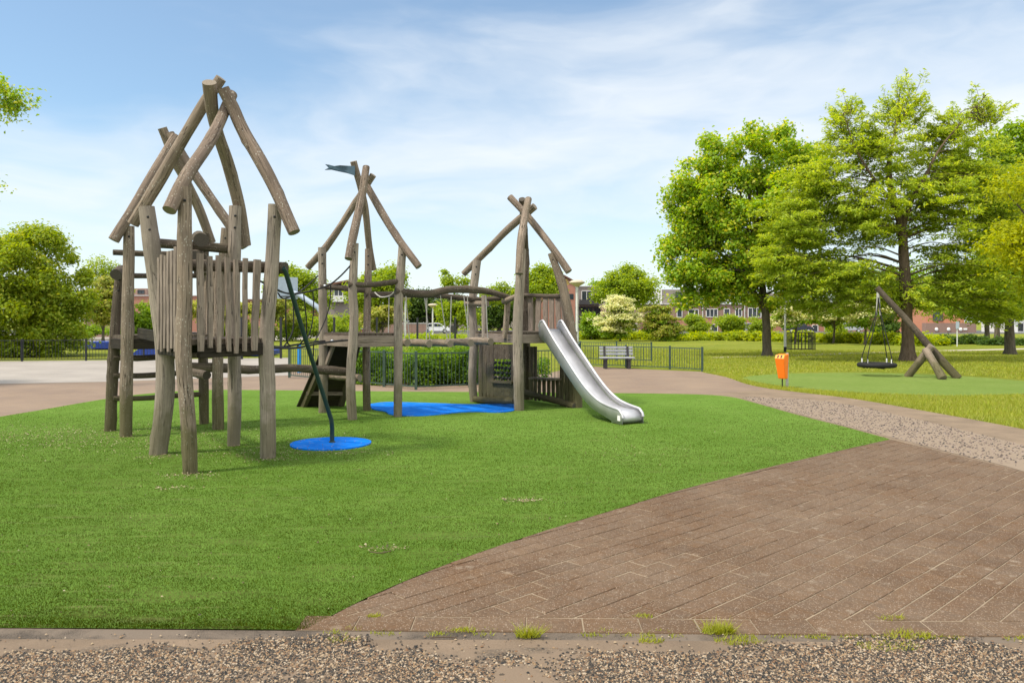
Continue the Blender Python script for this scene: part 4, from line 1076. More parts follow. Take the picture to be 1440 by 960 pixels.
# ---- climbing ramp, underside showing
rp = thing('climbing_ramp', 'dark plank climbing ramp leaning on the back of the flag tower', 'ramp', tuple(G(450, 573).xy) + (0,))
tl, trr = P(456, 484, 14.25), P(507, 484, 14.6); bl_, br_ = P(416, 574, 15.2), P(484, 572, 15.35)
mb = MB()
for k in range(10):
    t0, t1_ = k / 10, (k + 1) / 10 - .0008
    a, b, c, d = tl.lerp(bl_, t0), trr.lerp(br_, t0), trr.lerp(br_, t1_), tl.lerp(bl_, t1_)
    n_ = (b - a).cross(d - a).normalized() * .035
    mb.hexa([a, b, c, d, a + n_, b + n_, c + n_, d + n_])
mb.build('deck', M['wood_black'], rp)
mb = MB(); n_ = (trr - tl).cross(bl_ - tl).normalized()
if n_.y > 0: n_ = -n_
mb.beam(tl.lerp(trr, .12) + n_ * .05, bl_.lerp(br_, .12) + n_ * .05, .08, .10); mb.build('beam', M['wood_dark'], rp)
mb = MB(); mb.beam(tl.lerp(trr, .9) + n_ * .05, bl_.lerp(br_, .9) + n_ * .05, .08, .10); mb.build('beam', M['wood_dark'], rp)
mb = MB(); q = lambda u, t: tl.lerp(trr, u).lerp(bl_.lerp(br_, u), t)
mb.beam(q(.05, .72) + n_ * .06, q(.95, .74) + n_ * .06, .05, .07); mb.build('batten', M['wood_board'], rp)
mb = MB(); mb.beam(P(469, 486, 14.0), P(459, 512, 14.15), .05, .06); mb.build('batten', M['wood_board'], rp)

# ------------------------------------------------------------------ fences
def fence(name, label, line, h, mat, post_at, spacing=.11, group=None):
    """line: list of ground points; railing of thin bars between two rails, thicker posts"""
    t = thing(name, label, 'fence', tuple(line[0].xy) + (0,), group)
    mb = MB()
    for a, b in zip(line[:-1], line[1:]):
        L = (b - a).length; d = (b - a).normalized(); n = max(2, int(L / spacing)); zv = Vector((0, 0, 1))
        mb.beam(a + zv * (h - .02), b + zv * (h - .02), .032, .03); mb.beam(a + zv * .08, b + zv * .08, .032, .03)
        for i in range(1, n):
            p = a.lerp(b, i / n); mb.tube([p + zv * .08, p + zv * (h - .03)], .0085, 5, False)
    mb.build('railing', mat, t)
    for p in post_at:
        mb = MB(); mb.box(p + Vector((0, 0, h / 2 + .01)), (.065, .065, h + .06)); mb.build('post', mat, t)
    return t
FL = [G(-260, 511), G(60, 508), G(330, 505)]
fence('bar_fence', 'low black bar fence along the far side of the concrete court', FL, .92, M['fence_black'], [G(x, 511 - (x + 260) * .0097) for x in (-260, -60, 31, 121, 202, 290, 330)], .12)
f1, f2, f3, f4 = G(407, 531), G(585, 548), G(803, 537), G(816, 515)
fence('bar_fence', 'dark green bar fence around the hedge behind the flag tower', [f1, f2, f3, f4], .92, M['fence_green'], [f1, G(470, 536), G(540, 544), f2, G(660, 544.5), f3, f4])
fence('bar_fence', 'dark green bar fence behind the bench, ending at the lawn', [f4 + Vector((.1, 0.1, 0)), G(942, 519.3), G(987.5, 522.3)], .80, M['fence_green'], [G(880, 516.5), G(942, 519.3), G(987.5, 522.3)])
fence('bar_fence', 'shorter green bar fence standing on the grass farther behind the bench', [G(795, 505), G(867, 507.5), G(916, 508.8)], .80, M['fence_green'], [G(795, 505), G(867, 507.5), G(916, 508.8)])
# tall wire fence of the sports pitch
wf = thing('wire_fence', 'tall wire mesh fence on black posts behind the rope bridge', 'fence', tuple(G(395, 504).xy) + (0,))
wl = [G(340, 505), G(395, 504), G(470, 503), G(530, 502), G(587, 501), G(640, 500)]
for p in wl: mb = MB(); mb.box(p + Vector((0, 0, .95)), (.09, .09, 1.9)); mb.build('post', M['fence_black'], wf)
mb = MB()
for a, b in zip(wl[:-1], wl[1:]):
    for k in range(9): mb.tube([a + Vector((0, 0, .1 + k * .22)), b + Vector((0, 0, .1 + k * .22))], .004, 4, False)
    n = int((b - a).length / .25)
    for k in range(n): p = a.lerp(b, k / n); mb.tube([p, p + Vector((0, 0, 1.86))], .003, 4, False)
mb.build('wire_mesh', M['fence_black'], wf)

# ------------------------------------------------------------------ bench, bin, swing, lamps
g = G(868, 518.5); bx, by = g.x, g.y
bn = thing('bench', 'grey slatted bench with dark legs in front of the green fence', 'bench', (bx, by, 0))
mb = MB()
for k in range(4): mb.box((bx, by - .12 + k * .12, .40), (1.24, .10, .045))
mb.build('seat', M['bench_slat'], bn, bevel=.01)
mb = MB()
for k, zz in enumerate((.52, .635, .75)): mb.box((bx + .01, by + .34 + k * .03, zz), (1.22, .035, .085))
mb.build('backrest', M['bench_slat'], bn, bevel=.01)
for s_ in (-.42, .42):
    mb = MB(); mb.box((bx + s_, by - .10, .19), (.10, .10, .38)); mb.box((bx + s_, by + .26, .19), (.10, .10, .38)); mb.box((bx + s_, by + .08, .35), (.14, .5, .06))
    mb.hexa([(bx + s_ - .04, by + .26, .36), (bx + s_ + .04, by + .26, .36), (bx + s_ + .04, by + .32, .36), (bx + s_ - .04, by + .32, .36), (bx + s_ - .04, by + .38, .8), (bx + s_ + .04, by + .38, .8), (bx + s_ + .04, by + .42, .8), (bx + s_ - .04, by + .42, .8)])
    mb.build('leg', M['bench_dark'], bn)
# orange bin
g = G(1102, 545.5)
lb = thing('litter_bin', 'orange plastic litter bin on a grey post beside the gravel path', 'litter bin', (g.x, g.y, 0))
fw = Vector((-.72, -.69, 0)).normalized(); sd_ = Vector((-fw.y, fw.x, 0)) * -1
if sd_.x < 0: sd_ = -sd_
def bp(f, s, z): return Vector((g.x - .03, g.y, 0)) + fw * f + sd_ * s + Vector((0, 0, z))
mb = MB(); hw = .125
prf = [(-.10, .24), (.05, .24), (.17, .745), (.10, .85), (-.10, .88)]
mb.prism([bp(f, -hw * (.8 if z < .3 else 1), z) for f, z in prf], (0, 0, 0)); mb.v = []; mb.f = []; mb.uv = []; mb.mi = []; mb.sm = []
L_ = [bp(f, -hw * (.78 if z < .3 else 1), z) for f, z in prf]; R_2 = [bp(f, hw * (.78 if z < .3 else 1), z) for f, z in prf]
mb.v = L_ + R_2
mb.face((0, 1, 2, 3, 4)); mb.face((9, 8, 7, 6, 5))
for i in range(5):
    j = (i + 1) % 5; mb.face((i, i + 5, j + 5, j), None, 0)
o = mb.build('body', [M['orange']], lb, bevel=.018)
bm = bmesh.new(); bm.from_mesh(o.data); bmesh.ops.recalc_face_normals(bm, faces=bm.faces); bm.to_mesh(o.data); bm.free()
mb = MB(); a, b = bp(.172, 0, .752), bp(.106, 0, .850); n_ = Vector((fw.x * .83, fw.y * .83, .56))
mb.box((a + b) / 2 + n_ * .004, ((b - a).length, .235, .012), axes=((b - a).normalized(), sd_, n_.normalized())); mb.build('lid', M['orange_pale'], lb)
mb = MB()
for s_ in (-.045, .045): mb.box((a + b) / 2 + sd_ * s_ + n_ * .010, (.085, .040, .008), axes=((b - a).normalized(), sd_, n_.normalized()))
mb.build('slot', M['black_metal'], lb)
mb = MB(); pb = bp(-.135, .06, 0); mb.box(pb + Vector((0, 0, .44)), (.06, .05, .92), math.atan2(fw.y, fw.x)); mb.build('post', M['steel'], lb)
mb = MB(); mb.tube([bp(-.03, -.02, 0), bp(-.03, -.02, .25)], .016, 8); mb.build('foot', M['black_metal'], lb)

# basket swing
sw = thing('basket_swing', 'leaning log swing frame with a round black basket seat on the far turf pad', 'swing', tuple(G(1306, 530).xy) + (0,))
logs(sw, 'boom', [P(1348, 532, 22.9), P(1325, 508, 23.2), P(1306, 486, 23.4), P(1290, 467, 23.5), P(1269, 443, 23.7), P(1250, 423, 23.8), P(1233, 404.5, 23.9)], [.12, .12, .11, .10, .095, .09, .09], 'd', 101)
logs(sw, 'leg', [P(1276, 530, 23.6), P(1290, 512, 23.4), P(1311, 486, 23.1)], [.12, .115, .11], 'b', 102)
logs(sw, 'leg', [P(1326, 532, 22.4), P(1313, 510, 22.8), P(1301, 491, 23.1)], [.12, .115, .11], 'b', 103)
bc = P(1233, 513, 23.9)
mb = MB(); ring = [bc + Vector((.50 * math.cos(a), .50 * math.sin(a), 0)) for a in [k * math.tau / 28 for k in range(28)]]
mb.tube(ring, .075, 10, False, closed=True); mb.build('basket', M['rubber'], sw)
mb = MB()
for k in range(-4, 5):
    d = k * .1; L_ = math.sqrt(max(.01, .25 - d * d)); mb.tube([bc + Vector((-L_, d, 0)), bc + Vector((0, d, -.10)), bc + Vector((L_, d, 0))], .012, 4); mb.tube([bc + Vector((d, -L_, 0)), bc + Vector((d, 0, -.10)), bc + Vector((d, L_, 0))], .012, 4)
mb.build('net', M['rope'], sw)
topp = P(1235, 414, 23.9)
mb = MB(); mb.tube([topp + Vector((0, 0, .18)), topp - Vector((0, 0, .10))], .05, 8)
mb.tube([topp - Vector((.03, 0, .1)), topp - Vector((.05, 0, .65))], .022, 6); mb.tube([topp - Vector((-.03, 0, .1)), topp - Vector((-.06, 0, .65))], .022, 6); mb.build('sleeve', M['rope_pale'], sw)
for a in (.5, 2.2, 3.7, 5.3):
    e_ = bc + Vector((.48 * math.cos(a), .48 * math.sin(a), .07)); mid = topp + Vector((.11 * math.cos(a), .11 * math.sin(a), -.68))
    rope(sw, [topp - Vector((0, 0, .1)), mid, e_ + Vector((0, 0, .18)), e_], .014)
    mb = MB(); mb.tube([e_ + Vector((0, 0, .0)), e_ + Vector((0, 0, .12))], .022, 6); mb.build('clamp', M['white_paint'], sw)

# lamps
def lamp(label, px, top, base_Y, r=.06, shade=True):
    g = Vector((XZ(px, base_Y), base_Y, 0)); h = ZZ(top, base_Y)
    t = thing('street_lamp', label, 'street lamp', tuple(g), 'lamp posts round the park')
    mb = MB(); mb.tube([g, g + Vector((0, 0, h * .3))], r * 1.25, 8); mb.tube([g + Vector((0, 0, h * .3)), g + Vector((0, 0, h))], [r, r * .8], 8); mb.build('pole', M['pole_paint'], t)
    if shade:
        mb = MB(); mb.lathe(g + Vector((0, 0, h)), [(.10, -.05), (.16, 0), (.44, .16), (.47, .20), (.44, .24), (.30, .33), (.0, .36)], 16); mb.build('lamp_shade', M['lamp_glass'], t)
    return t
lamp('white lamp post with a mushroom shade beside the slide tower', 811.5, 402, 45, .085)
lamp('slim lamp post seen between the flag tower and the hanging logs', 570, 422, 62, .07)
lamp('slim lamp post standing in front of the white parked car', 608.5, 432, 72, .08)
lt = lamp('bare pale pole with a black foot on the lawn left of the cage', 1104, 404, 42, .055, False)
mb = MB(); gg = Vector((XZ(1104, 42), 42, 0)); mb.tube([gg, gg + Vector((0, 0, .32))], .08, 8); mb.build('foot', M['black_metal'], lt)
del lt['group']
# small black bar cage
gg = G(1125, 492)
cg = thing('bar_cage', 'small square cage of black bars standing on the lawn', 'cage', (gg.x, gg.y, 0))
mb = MB(); cw, cd, ch = .72, .5, 1.05
cr_ = [gg + Vector((-cw, -cd, 0)), gg + Vector((cw, -cd, 0)), gg + Vector((cw, cd, 0)), gg + Vector((-cw, cd, 0))]
for i in range(4):
    a, b = cr_[i], cr_[(i + 1) % 4]; mb.beam(a + Vector((0, 0, ch)), b + Vector((0, 0, ch)), .04, .04); mb.beam(a + Vector((0, 0, .06)), b + Vector((0, 0, .06)), .03, .03)
    for k in range(7): p = a.lerp(b, k / 7); mb.tube([p, p + Vector((0, 0, ch))], .017, 5, False)
mb.build('bars', M['black_metal'], cg)

# basketball stand
bk = thing('basketball_stand', 'grey basketball backboard on a slanting arm behind the green pole', 'basketball stand', tuple(G(447, 500).xy) + (0,))
Yb = 38.0
mb = MB(); c = P(404.5, 405, Yb); ax = (Vector((.8, .6, 0)).normalized(), Vector((-.6, .8, 0)).normalized(), Vector((0, 0, 1)))
mb.box(c, (1.02, .04, 1.08), axes=ax); mb.build('backboard', M['grey_panel'], bk)
mb = MB(); mb.tube([c + Vector((.1, .1, -.2)), P(420, 414, Yb), P(447, 432, Yb), P(452, 440, Yb)], .13, 8); pbase = Vector((XZ(453, Yb), Yb, 0)); mb.tube([P(452, 436, Yb), pbase], .11, 8); mb.build('pole', M['grey_panel'], bk)
mb = MB(); rc = c + Vector((.0, -.3, -.42)); mb.tube([rc + Vector((.22 * math.cos(a), .22 * math.sin(a), 0)) for a in [k * .45 for k in range(14)]], .02, 5, closed=True); mb.build('hoop', M['black_metal'], bk)

# blue skate ramps behind the left fence
def wedge(label, pts_px, Y, depth):
    t = thing('skate_ramp', label, 'skate ramp', tuple(P(pts_px[0][0], 500, Y).xy) + (0,))
    mb = MB(); mb.prism([Vector((P(a, b, Y).x, Y, max(0.0, P(a, b, Y).z))) for a, b in pts_px], (0, depth, 0)); mb.build('ramp_body', M['blue_panel'], t)
    return t
wedge('blue skate ramp with a sharp peak behind the fence by the ladder tower', [(186, 499), (186, 497), (206, 482), (240, 490), (285, 487), (285, 499)], 37.5, 3.0)
wedge('long low blue skate ramp seen under the planks of the tallest tower', [(290, 500), (290, 488), (340, 486.5), (372, 494), (372, 500)], 37.2, 2.6)
wedge('far low blue skate ramp beside the big left bush', [(104, 490), (104, 481), (160, 481), (168, 490)], 46.0, 3.0)
# blue pole by the fence
t = tag(MB().build('marker_pole', M['blue_bright']) if False else thing('marker_pole', 'short bright blue pole behind the green fence left of the flag tower', 'pole', tuple(G(421, 524).xy) + (0,)))
mb = MB(); g = G(421, 524); mb.tube([g, g + Vector((0, 0, .90))], .06, 10); mb.lathe(g + Vector((0, 0, .9)), [(.06, 0), (.05, .03), (0, .045)], 10); mb.build('shaft', M['blue_bright'], t)

# ------------------------------------------------------------------ vegetation
def leaf_mesh(name, pts, nrm, size, aspect, mat, parent, seed=0, droop=None):
    r = np.random.default_rng(seed); n = len(pts)
    nrm = nrm / (np.linalg.norm(nrm, axis=1, keepdims=True) + 1e-9)
    if droop is None: t = r.normal(size=(n, 3))
    else: t = droop + r.normal(size=(n, 3)) * .35
    t -= nrm * (t * nrm).sum(1, keepdims=True); t /= np.linalg.norm(t, axis=1, keepdims=True) + 1e-9
    b = np.cross(nrm, t)
    s = (size * r.uniform(.6, 1.35, n))[:, None]
    fold = nrm * s * .18
    v = np.empty((n, 4, 3)); v[:, 0] = pts - t * s * .5; v[:, 1] = pts + b * s * aspect * .5 + fold + t * s * .08; v[:, 2] = pts + t * s * .5; v[:, 3] = pts - b * s * aspect * .5 + fold + t * s * .08
    org = np.array(root_loc(parent)) if parent is not None else np.zeros(3)
    v -= org
    me = bpy.data.meshes.new(name); me.vertices.add(4 * n); me.vertices.foreach_set('co', v.reshape(-1).astype(np.float32))
    me.loops.add(4 * n); me.loops.foreach_set('vertex_index', np.arange(4 * n, dtype=np.int32))
    me.polygons.add(n); me.polygons.foreach_set('loop_start', np.arange(0, 4 * n, 4, dtype=np.int32))
    me.update(calc_edges=True); me.materials.append(mat)
    return link_mesh(name, me, parent)

def clump_points(centres, radii, per, seed, flat=.75, shell=.5):
    r = np.random.default_rng(seed); P3, N3 = [], []
    for c, rad in zip(centres, radii):
        k = max(8, int(per * r.uniform(.7, 1.3)))
        d = r.normal(size=(k, 3)); d /= np.linalg.norm(d, axis=1, keepdims=True)
        rr = r.random(k) ** (shell * .8); out_ = r.random(k) < .14; rr = np.where(out_, r.uniform(1.0, 1.55, k), rr)
        p = d * rr[:, None] * rad * r.uniform(.8, 1.2, 3); p[:, 2] *= flat
        P3.append(np.array(c) + p); nn = d * .6 + r.normal(size=(k, 3)) * .7; nn[:, 2] += .95; N3.append(nn)
    return np.concatenate(P3), np.concatenate(N3)

def m_bark(name, a, b):
    m = NM(name); v = m.coord('World', (1, 1, .25)); f = m.noise(v, 14, 6, .65); big = m.noise(v, 1.5, 3)
    c = m.mix(m.ramp(f, [(.3, 0), (.7, 1)]), a, b); m.col(m.mix(m.math('MULTIPLY', big, .5), c, (.09, .085, .05))); m.rough(.95); m.bump(f, .9, .04); return m.m
M['bark'] = m_bark('bark_grey_brown', (.045, .036, .028), (.17, .14, .11)); M['bark_red'] = m_bark('bark_reddish', (.06, .035, .025), (.19, .13, .095))
LG = {
 'maple': m_leaf('leaf_maple', [(0.143, 0.263, 0.028), (0.250, 0.400, 0.038), (0.195, 0.338, 0.034), (0.356, 0.509, 0.049), (0.570, 0.523, 0.070)], 0.50),
 'cypress': m_leaf('leaf_cypress', [(0.204, 0.311, 0.036), (0.300, 0.409, 0.048), (0.252, 0.365, 0.044), (0.384, 0.473, 0.067), (0.456, 0.538, 0.077)], 0.55),
 'gold': m_leaf('leaf_gold', [(.30, .36, .016), (.40, .43, .02), (.34, .40, .018), (.22, .30, .018)], .5),
 'spring': m_leaf('leaf_spring', [(0.165, 0.270, 0.027), (0.240, 0.345, 0.036), (0.300, 0.390, 0.045), (0.195, 0.300, 0.030)], 0.55),
 'dark': m_leaf('leaf_dark', [(0.037, 0.085, 0.017), (0.068, 0.128, 0.020), (0.093, 0.170, 0.024), (0.051, 0.102, 0.020)], 0.45),
 'mid': m_leaf('leaf_mid', [(0.140, 0.248, 0.026), (0.224, 0.347, 0.035), (0.168, 0.298, 0.031), (0.281, 0.422, 0.044)], 0.50),
 'bush': m_leaf('leaf_bush', [(0.156, 0.252, 0.026), (0.240, 0.336, 0.033), (0.300, 0.384, 0.039), (0.192, 0.300, 0.026), (0.432, 0.444, 0.065)], .5),
 'hedge': m_leaf('leaf_hedge', [(0.068, 0.150, 0.018), (0.112, 0.225, 0.024), (0.165, 0.285, 0.033), (0.090, 0.188, 0.021)], 0.48),
 'lime': m_leaf('leaf_lime', [(0.287, 0.374, 0.015), (0.402, 0.466, 0.019), (0.230, 0.330, 0.015), (0.144, 0.226, 0.015)], 0.55),
 'cream': m_leaf('bract_cream', [(0.688, 0.661, 0.370), (0.800, 0.793, 0.503), (0.555, 0.582, 0.265), (0.291, 0.370, 0.079), (0.727, 0.714, 0.423)], 0.45),
 'creamgreen': m_leaf('bract_yellow_green', [(0.375, 0.400, 0.088), (0.475, 0.450, 0.125), (0.175, 0.237, 0.031), (0.275, 0.338, 0.050), (0.112, 0.163, 0.022)], 0.50),
}
def lobes_to_clumps(lobes, Y, n, seed, dy=None, shell=(.35, 1.0), low=None):
    """lobes: photo ellipses (px, py, rx, ry) of the crown at depth Y"""
    r = random.Random(seed); tot = sum(l[2] * l[3] for l in lobes); out = []
    for l in lobes:
        k = max(1, round(n * l[2] * l[3] / tot)); c = P(l[0], l[1], Y); rx, rz = l[2] / F * Y, l[3] / F * Y; ry = (rx + rz) / 2 * (dy or 1)
        for _ in range(k):
            d = Vector((r.gauss(0, 1), r.gauss(0, 1), r.gauss(0, 1))).normalized() * r.uniform(*shell)
            p = c + Vector((d.x * rx, d.y * ry, d.z * rz))
            if low and p.z < low: p.z = low + r.uniform(0, .4)
            out.append(p)
    return out
def tree(name, label, cat, px, Y, lobes, nclump, crad, per, size, leaf, trunk_r, fork_y, seed, bark='bark', aspect=.75, flat=.75, shell=(.35, 1.0), group=None, branches=True, base=None, low=None, spread=1.0, lean=0.0):
    g = Vector((XZ(px, Y), Y, 0)); t = thing(name, label, cat, tuple(g), group)
    cl = lobes_to_clumps(lobes, Y, nclump, seed, spread, shell, low)
    r = random.Random(seed)
    pts, nrm = clump_points(cl, [crad * r.uniform(.65, 1.25) for _ in cl], per, seed, flat)
    leaf_mesh('crown', pts, nrm, np.full(len(pts), size), aspect, LG[leaf], t, seed)
    if trunk_r:
        fk = P(px + lean, fork_y, Y); mb = MB()
        top = max(c.z for c in cl); cz = sum(c.z for c in cl) / len(cl); cx_ = sum(c.x for c in cl) / len(cl)
        up = Vector((cx_ * .7 + fk.x * .3, Y, cz + (top - cz) * .45))
        p2, r2 = spline([g - Vector((0, 0, .05)), g + Vector((0, 0, .25)), g.lerp(fk, .5), fk, fk.lerp(up, .5) + Vector((.1, 0, 0)), up], [trunk_r * 1.5, trunk_r * 1.08, trunk_r * .95, trunk_r * .85, trunk_r * .5, trunk_r * .15], .3)
        mb.tube(p2, r2, 10, True, wob=.06, seed=seed)
        if branches:
            for c in r.sample(cl, min(len(cl), 34)):
                s_ = fk.lerp(up, r.uniform(0, .75) if c.z > fk.z else 0); mid = s_.lerp(c, .5) + Vector((r.uniform(-.2, .2), r.uniform(-.2, .2), .12 * (c - s_).length))
                p2, r2 = spline([s_, mid, c], [trunk_r * .34, trunk_r * .2, trunk_r * .05], .35); mb.tube(p2, r2, 6, False)
        mb.build('trunk', M[bark], t)
    return t

# maple on the lawn
tree('maple_tree', 'round broadleaf tree with a dark straight trunk on the lawn behind the orange bin', 'tree', 1079, 38.0,
     [(1042, 300, 92, 108), (1085, 228, 44, 50), (1018, 232, 36, 46), (972, 368, 44, 46), (1100, 370, 62, 62), (1010, 402, 66, 28), (955, 345, 24, 30), (1120, 270, 40, 80), (1000, 280, 50, 60), (975, 305, 40, 52), (968, 402, 42, 24), (1060, 395, 60, 36), (945, 362, 18, 12), (1060, 186, 16, 10), (1100, 182, 20, 10), (1000, 206, 16, 14), (990, 250, 14, 12)],
     330, .56, 250, .165, 'maple', .22, 447, 21, low=2.3, lean=-2, shell=(.4, 1.08))
# bald cypress: limbs with layered feathery sprays
def cypress(px, Y, seed):
    g = Vector((XZ(px, Y), Y, 0)); t = thing('cypress_tree', 'large feathery light-green conifer with a thick buttressed trunk behind the basket swing', 'tree', tuple(g))
    r = random.Random(seed); mb = MB()
    axis = [g - Vector((0, 0, .1)), P(1277, 495, Y), P(1276, 460, Y), P(1272, 380, Y), P(1268, 320, Y), P(1256, 280, Y), P(1250, 235, Y), P(1258, 190, Y), P(1264, 140, Y), P(1268, 116, Y)]
    ap, ar = spline(axis, [.44, .28, .235, .21, .19, .145, .10, .06, .03, .010], .25); mb.tube(ap, ar, 12, True, wob=.09, seed=seed)
    p2, r2 = spline([P(1268, 322, Y), P(1283, 280, Y - .4), P(1298, 255, Y - .8), P(1318, 215, Y - 1), P(1345, 180, Y - 1), P(1386, 135, Y - 1)], [.14, .10, .075, .05, .028, .008], .3); mb.tube(p2, r2, 8, False)
    p3, r3 = spline([P(1256, 285, Y), P(1228, 250, Y - .6), P(1204, 210, Y - .9), P(1186, 160, Y - 1.0)], [.09, .06, .032, .008], .3); mb.tube(p3, r3, 8, False)
    wood = ap[int(len(ap) * .22):] + p2 + p3
    lobes = [(1270, 150, 34, 34), (1186, 172, 24, 32), (1384, 160, 24, 30), (1332, 185, 44, 34), (1225, 208, 64, 48), (1345, 240, 72, 58), (1152, 252, 46, 44), (1122, 312, 52, 44), (1200, 300, 76, 52), (1300, 300, 84, 62), (1392, 300, 46, 66),
             (1108, 366, 46, 36), (1180, 380, 76, 42), (1350, 390, 86, 48), (1255, 415, 92, 28), (1150, 424, 56, 20), (1398, 420, 46, 32)]
    cl = lobes_to_clumps(lobes, Y, 1850, seed, 1.15, (.15, 1.08))
    pts, nrm, drp = [], [], []; ends = []
    for c in cl:
        cpx, cpy = CX + c.x / c.y * F, HY - (c.z - H) / c.y * F
        if abs(cpx - 1276) < 13 and c.y < Y + .3 and 300 < cpy < 470 and r.random() < .85: continue      # limbs leave the bole itself bare towards the path
        if r.random() < .5 and math.hypot((cpx - 1290) / 34, (cpy - 312) / 30) < 1: continue
        ax = min(wood, key=lambda q: (q - c).length + max(0, q.z - c.z + .2) * 2)
        out = (c - ax); out.z *= .25; out = out.normalized() if out.length > .2 else Vector((r.uniform(-1, 1), r.uniform(-1, 1), 0)).normalized()
        top = max(0.0, min(1.0, (c.z - 8.6) / 3.0)); sp = (out * (1 - .6 * top) + Vector((r.uniform(-.35, .35), r.uniform(-.35, .35), .06 + .95 * top + r.uniform(-.12, .12)))).normalized()
        L = r.uniform(.7, 1.35); k = int(r.uniform(58, 92) * (1 - .42 * top)); u = np.random.default_rng(r.randrange(1 << 30))
        tt = u.random(k) ** .8; side = np.array(sp.cross(Vector((0, 0, 1))).normalized() if abs(sp.z) < .9 else Vector((1, 0, 0)))
        wv = (u.random(k) - .5) * .8 * (1.15 - tt) * L; sg = np.sign(wv)[:, None]
        p = np.array(c) - np.array(sp) * L * .4 + np.array(sp) * (tt * L)[:, None] + side * wv[:, None]; p[:, 2] -= (.22 * tt ** 2 + .55 * np.abs(wv) ** 1.3) * (1 - .7 * top); p += u.normal(size=(k, 3)) * np.array([.05, .05, .06])
        pts.append(p); nn = u.normal(size=(k, 3)) * .45; nn[:, 2] += 1; nrm.append(nn); drp.append(np.array(sp)[None] * .8 + side * sg * .7 + np.array([0, 0, -.3 * (1 - top)]))
        ends.append((c, ax, sp, L, top))
    for q, (c, ax, sp, L, top) in enumerate(ends):
        a0 = c - sp * L * .45
        if q % 19 == 0 or (top > .6 and q % 3 == 0):
            mid = ax.lerp(a0, .5) + Vector((0, 0, .10 * (a0 - ax).length)); pp_, rr_2 = spline([ax, mid, a0], [.016 + .010 * (a0 - ax).length, .010 + .005 * (a0 - ax).length, .006], .35); mb.tube(pp_, rr_2, 5, False)
        mb.tube([a0, c, c + sp * L * .5 - Vector((0, 0, .1 * (1 - top)))], [.010, .008, .003], 4, False)
    mb.build('trunk', M['bark_red'], t)
    pts, nrm, drp = np.concatenate(pts), np.concatenate(nrm), np.concatenate(drp)
    leaf_mesh('crown', pts, nrm, np.full(len(pts), .22), .27, LG['cypress'], t, seed, drp)
    return len(pts)
ncy = cypress(1277, 33.0, 5)
# golden tree reaching in from the right edge
tree('golden_tree', 'golden yellow tree reaching in from the right edge of the lawn', 'tree', 1500, 24.0, [(1432, 340, 44, 42), (1470, 300, 60, 80), (1415, 262, 22, 10), (1440, 250, 20, 16), (1440, 375, 26, 26), (1500, 360, 70, 80)], 46, .55, 320, .13, 'gold', .2, 430, 23, aspect=.45)
tree('park_tree', 'broad green tree with a pale trunk at the far right of the lawn', 'tree', 1420, 39.5, [(1430, 250, 60, 80), (1470, 350, 80, 90), (1400, 400, 70, 42), (1440, 205, 28, 30), (1350, 425, 40, 22)], 120, .85, 330, .18, 'mid', .24, 440, 24)
tree('park_tree', 'yellow-green tree behind the swing log near the orange brick house', 'tree', 1388, 62.0, [(1375, 425, 50, 28), (1330, 415, 40, 26), (1410, 400, 50, 40)], 44, 1.2, 260, .24, 'spring', .2, 460, 25)
tree('park_tree', 'dark-trunked tree right of the yellow-green one, before the white building', 'tree', 1402, 70.0, [(1420, 420, 40, 26), (1450, 400, 60, 50)], 34, 1.4, 240, .26, 'mid', .25, 462, 26)
tree('park_tree', 'dark green tree behind the conifer trunk', 'tree', 1255, 76.0, [(1235, 415, 60, 28), (1290, 410, 45, 40), (1200, 400, 60, 30)], 54, 1.5, 260, .28, 'mid', .25, 460, 27)
# big bush left
bpx = 45; Yb = 37.5
tree('big_bush', 'huge dense green bush behind the low black fence', 'bush', bpx, Yb,
     [(25, 385, 80, 64), (85, 410, 36, 50), (10, 440, 100, 64), (78, 462, 44, 40), (-50, 400, 100, 90), (40, 345, 52, 26), (108, 395, 14, 18), (55, 488, 62, 22), (-10, 488, 60, 24), (15, 352, 14, 18), (70, 352, 12, 12), (112, 425, 16, 20)], 270, .62, 330, .155, 'bush', .12, 480, 31, shell=(.62, 1.0), branches=False, low=.15, aspect=.6)
# branch of a tree outside the left edge
tree('roadside_tree', 'leafy branch of a broadleaf tree entering at the upper left corner', 'tree', -400, 19.0, [(-6, 135, 34, 30), (6, 150, 30, 20), (-14, 262, 18, 12), (-330, 160, 90, 80), (-440, 200, 120, 110), (-340, 240, 80, 60), (-60, 140, 30, 20)], 84, .42, 240, .10, 'maple', .16, 330, 32, aspect=.5)
# background trees, left to right
tree('park_tree', 'thinly leaved pale tree standing behind the big left bush', 'tree', 148, 92, [(143, 378, 24, 22), (135, 385, 16, 16), (152, 380, 14, 20)], 26, 1.0, 80, .22, 'spring', .22, 440, 41)
tree('flowering_tree', 'pale yellow flowering tree behind the big left bush', 'tree', 145, 60, [(145, 415, 30, 24), (150, 440, 26, 18), (128, 425, 16, 26)], 54, .75, 260, .19, 'creamgreen', .12, 470, 42, flat=.4)
tree('park_bush', 'round dark green bush between the ladder tower posts', 'bush', 202, 62, [(203, 450, 24, 20), (222, 455, 20, 16), (185, 457, 14, 12)], 44, .6, 240, .19, 'mid', .06, 468, 43, branches=False)
tree('park_bush', 'low dark bushes at the far edge of the skate floor', 'bush', 130, 76, [(125, 465, 40, 9), (170, 467, 26, 7)], 30, .55, 160, .2, 'mid', 0, 0, 44, branches=False)
tree('flowering_tree', 'cream flowering tree behind the tower planks and rope bridge', 'tree', 385, 66, [(385, 430, 26, 15), (355, 437, 40, 14), (300, 440, 40, 16), (400, 440, 14, 14)], 60, .75, 230, .2, 'creamgreen', .1, 465, 45, flat=.4)
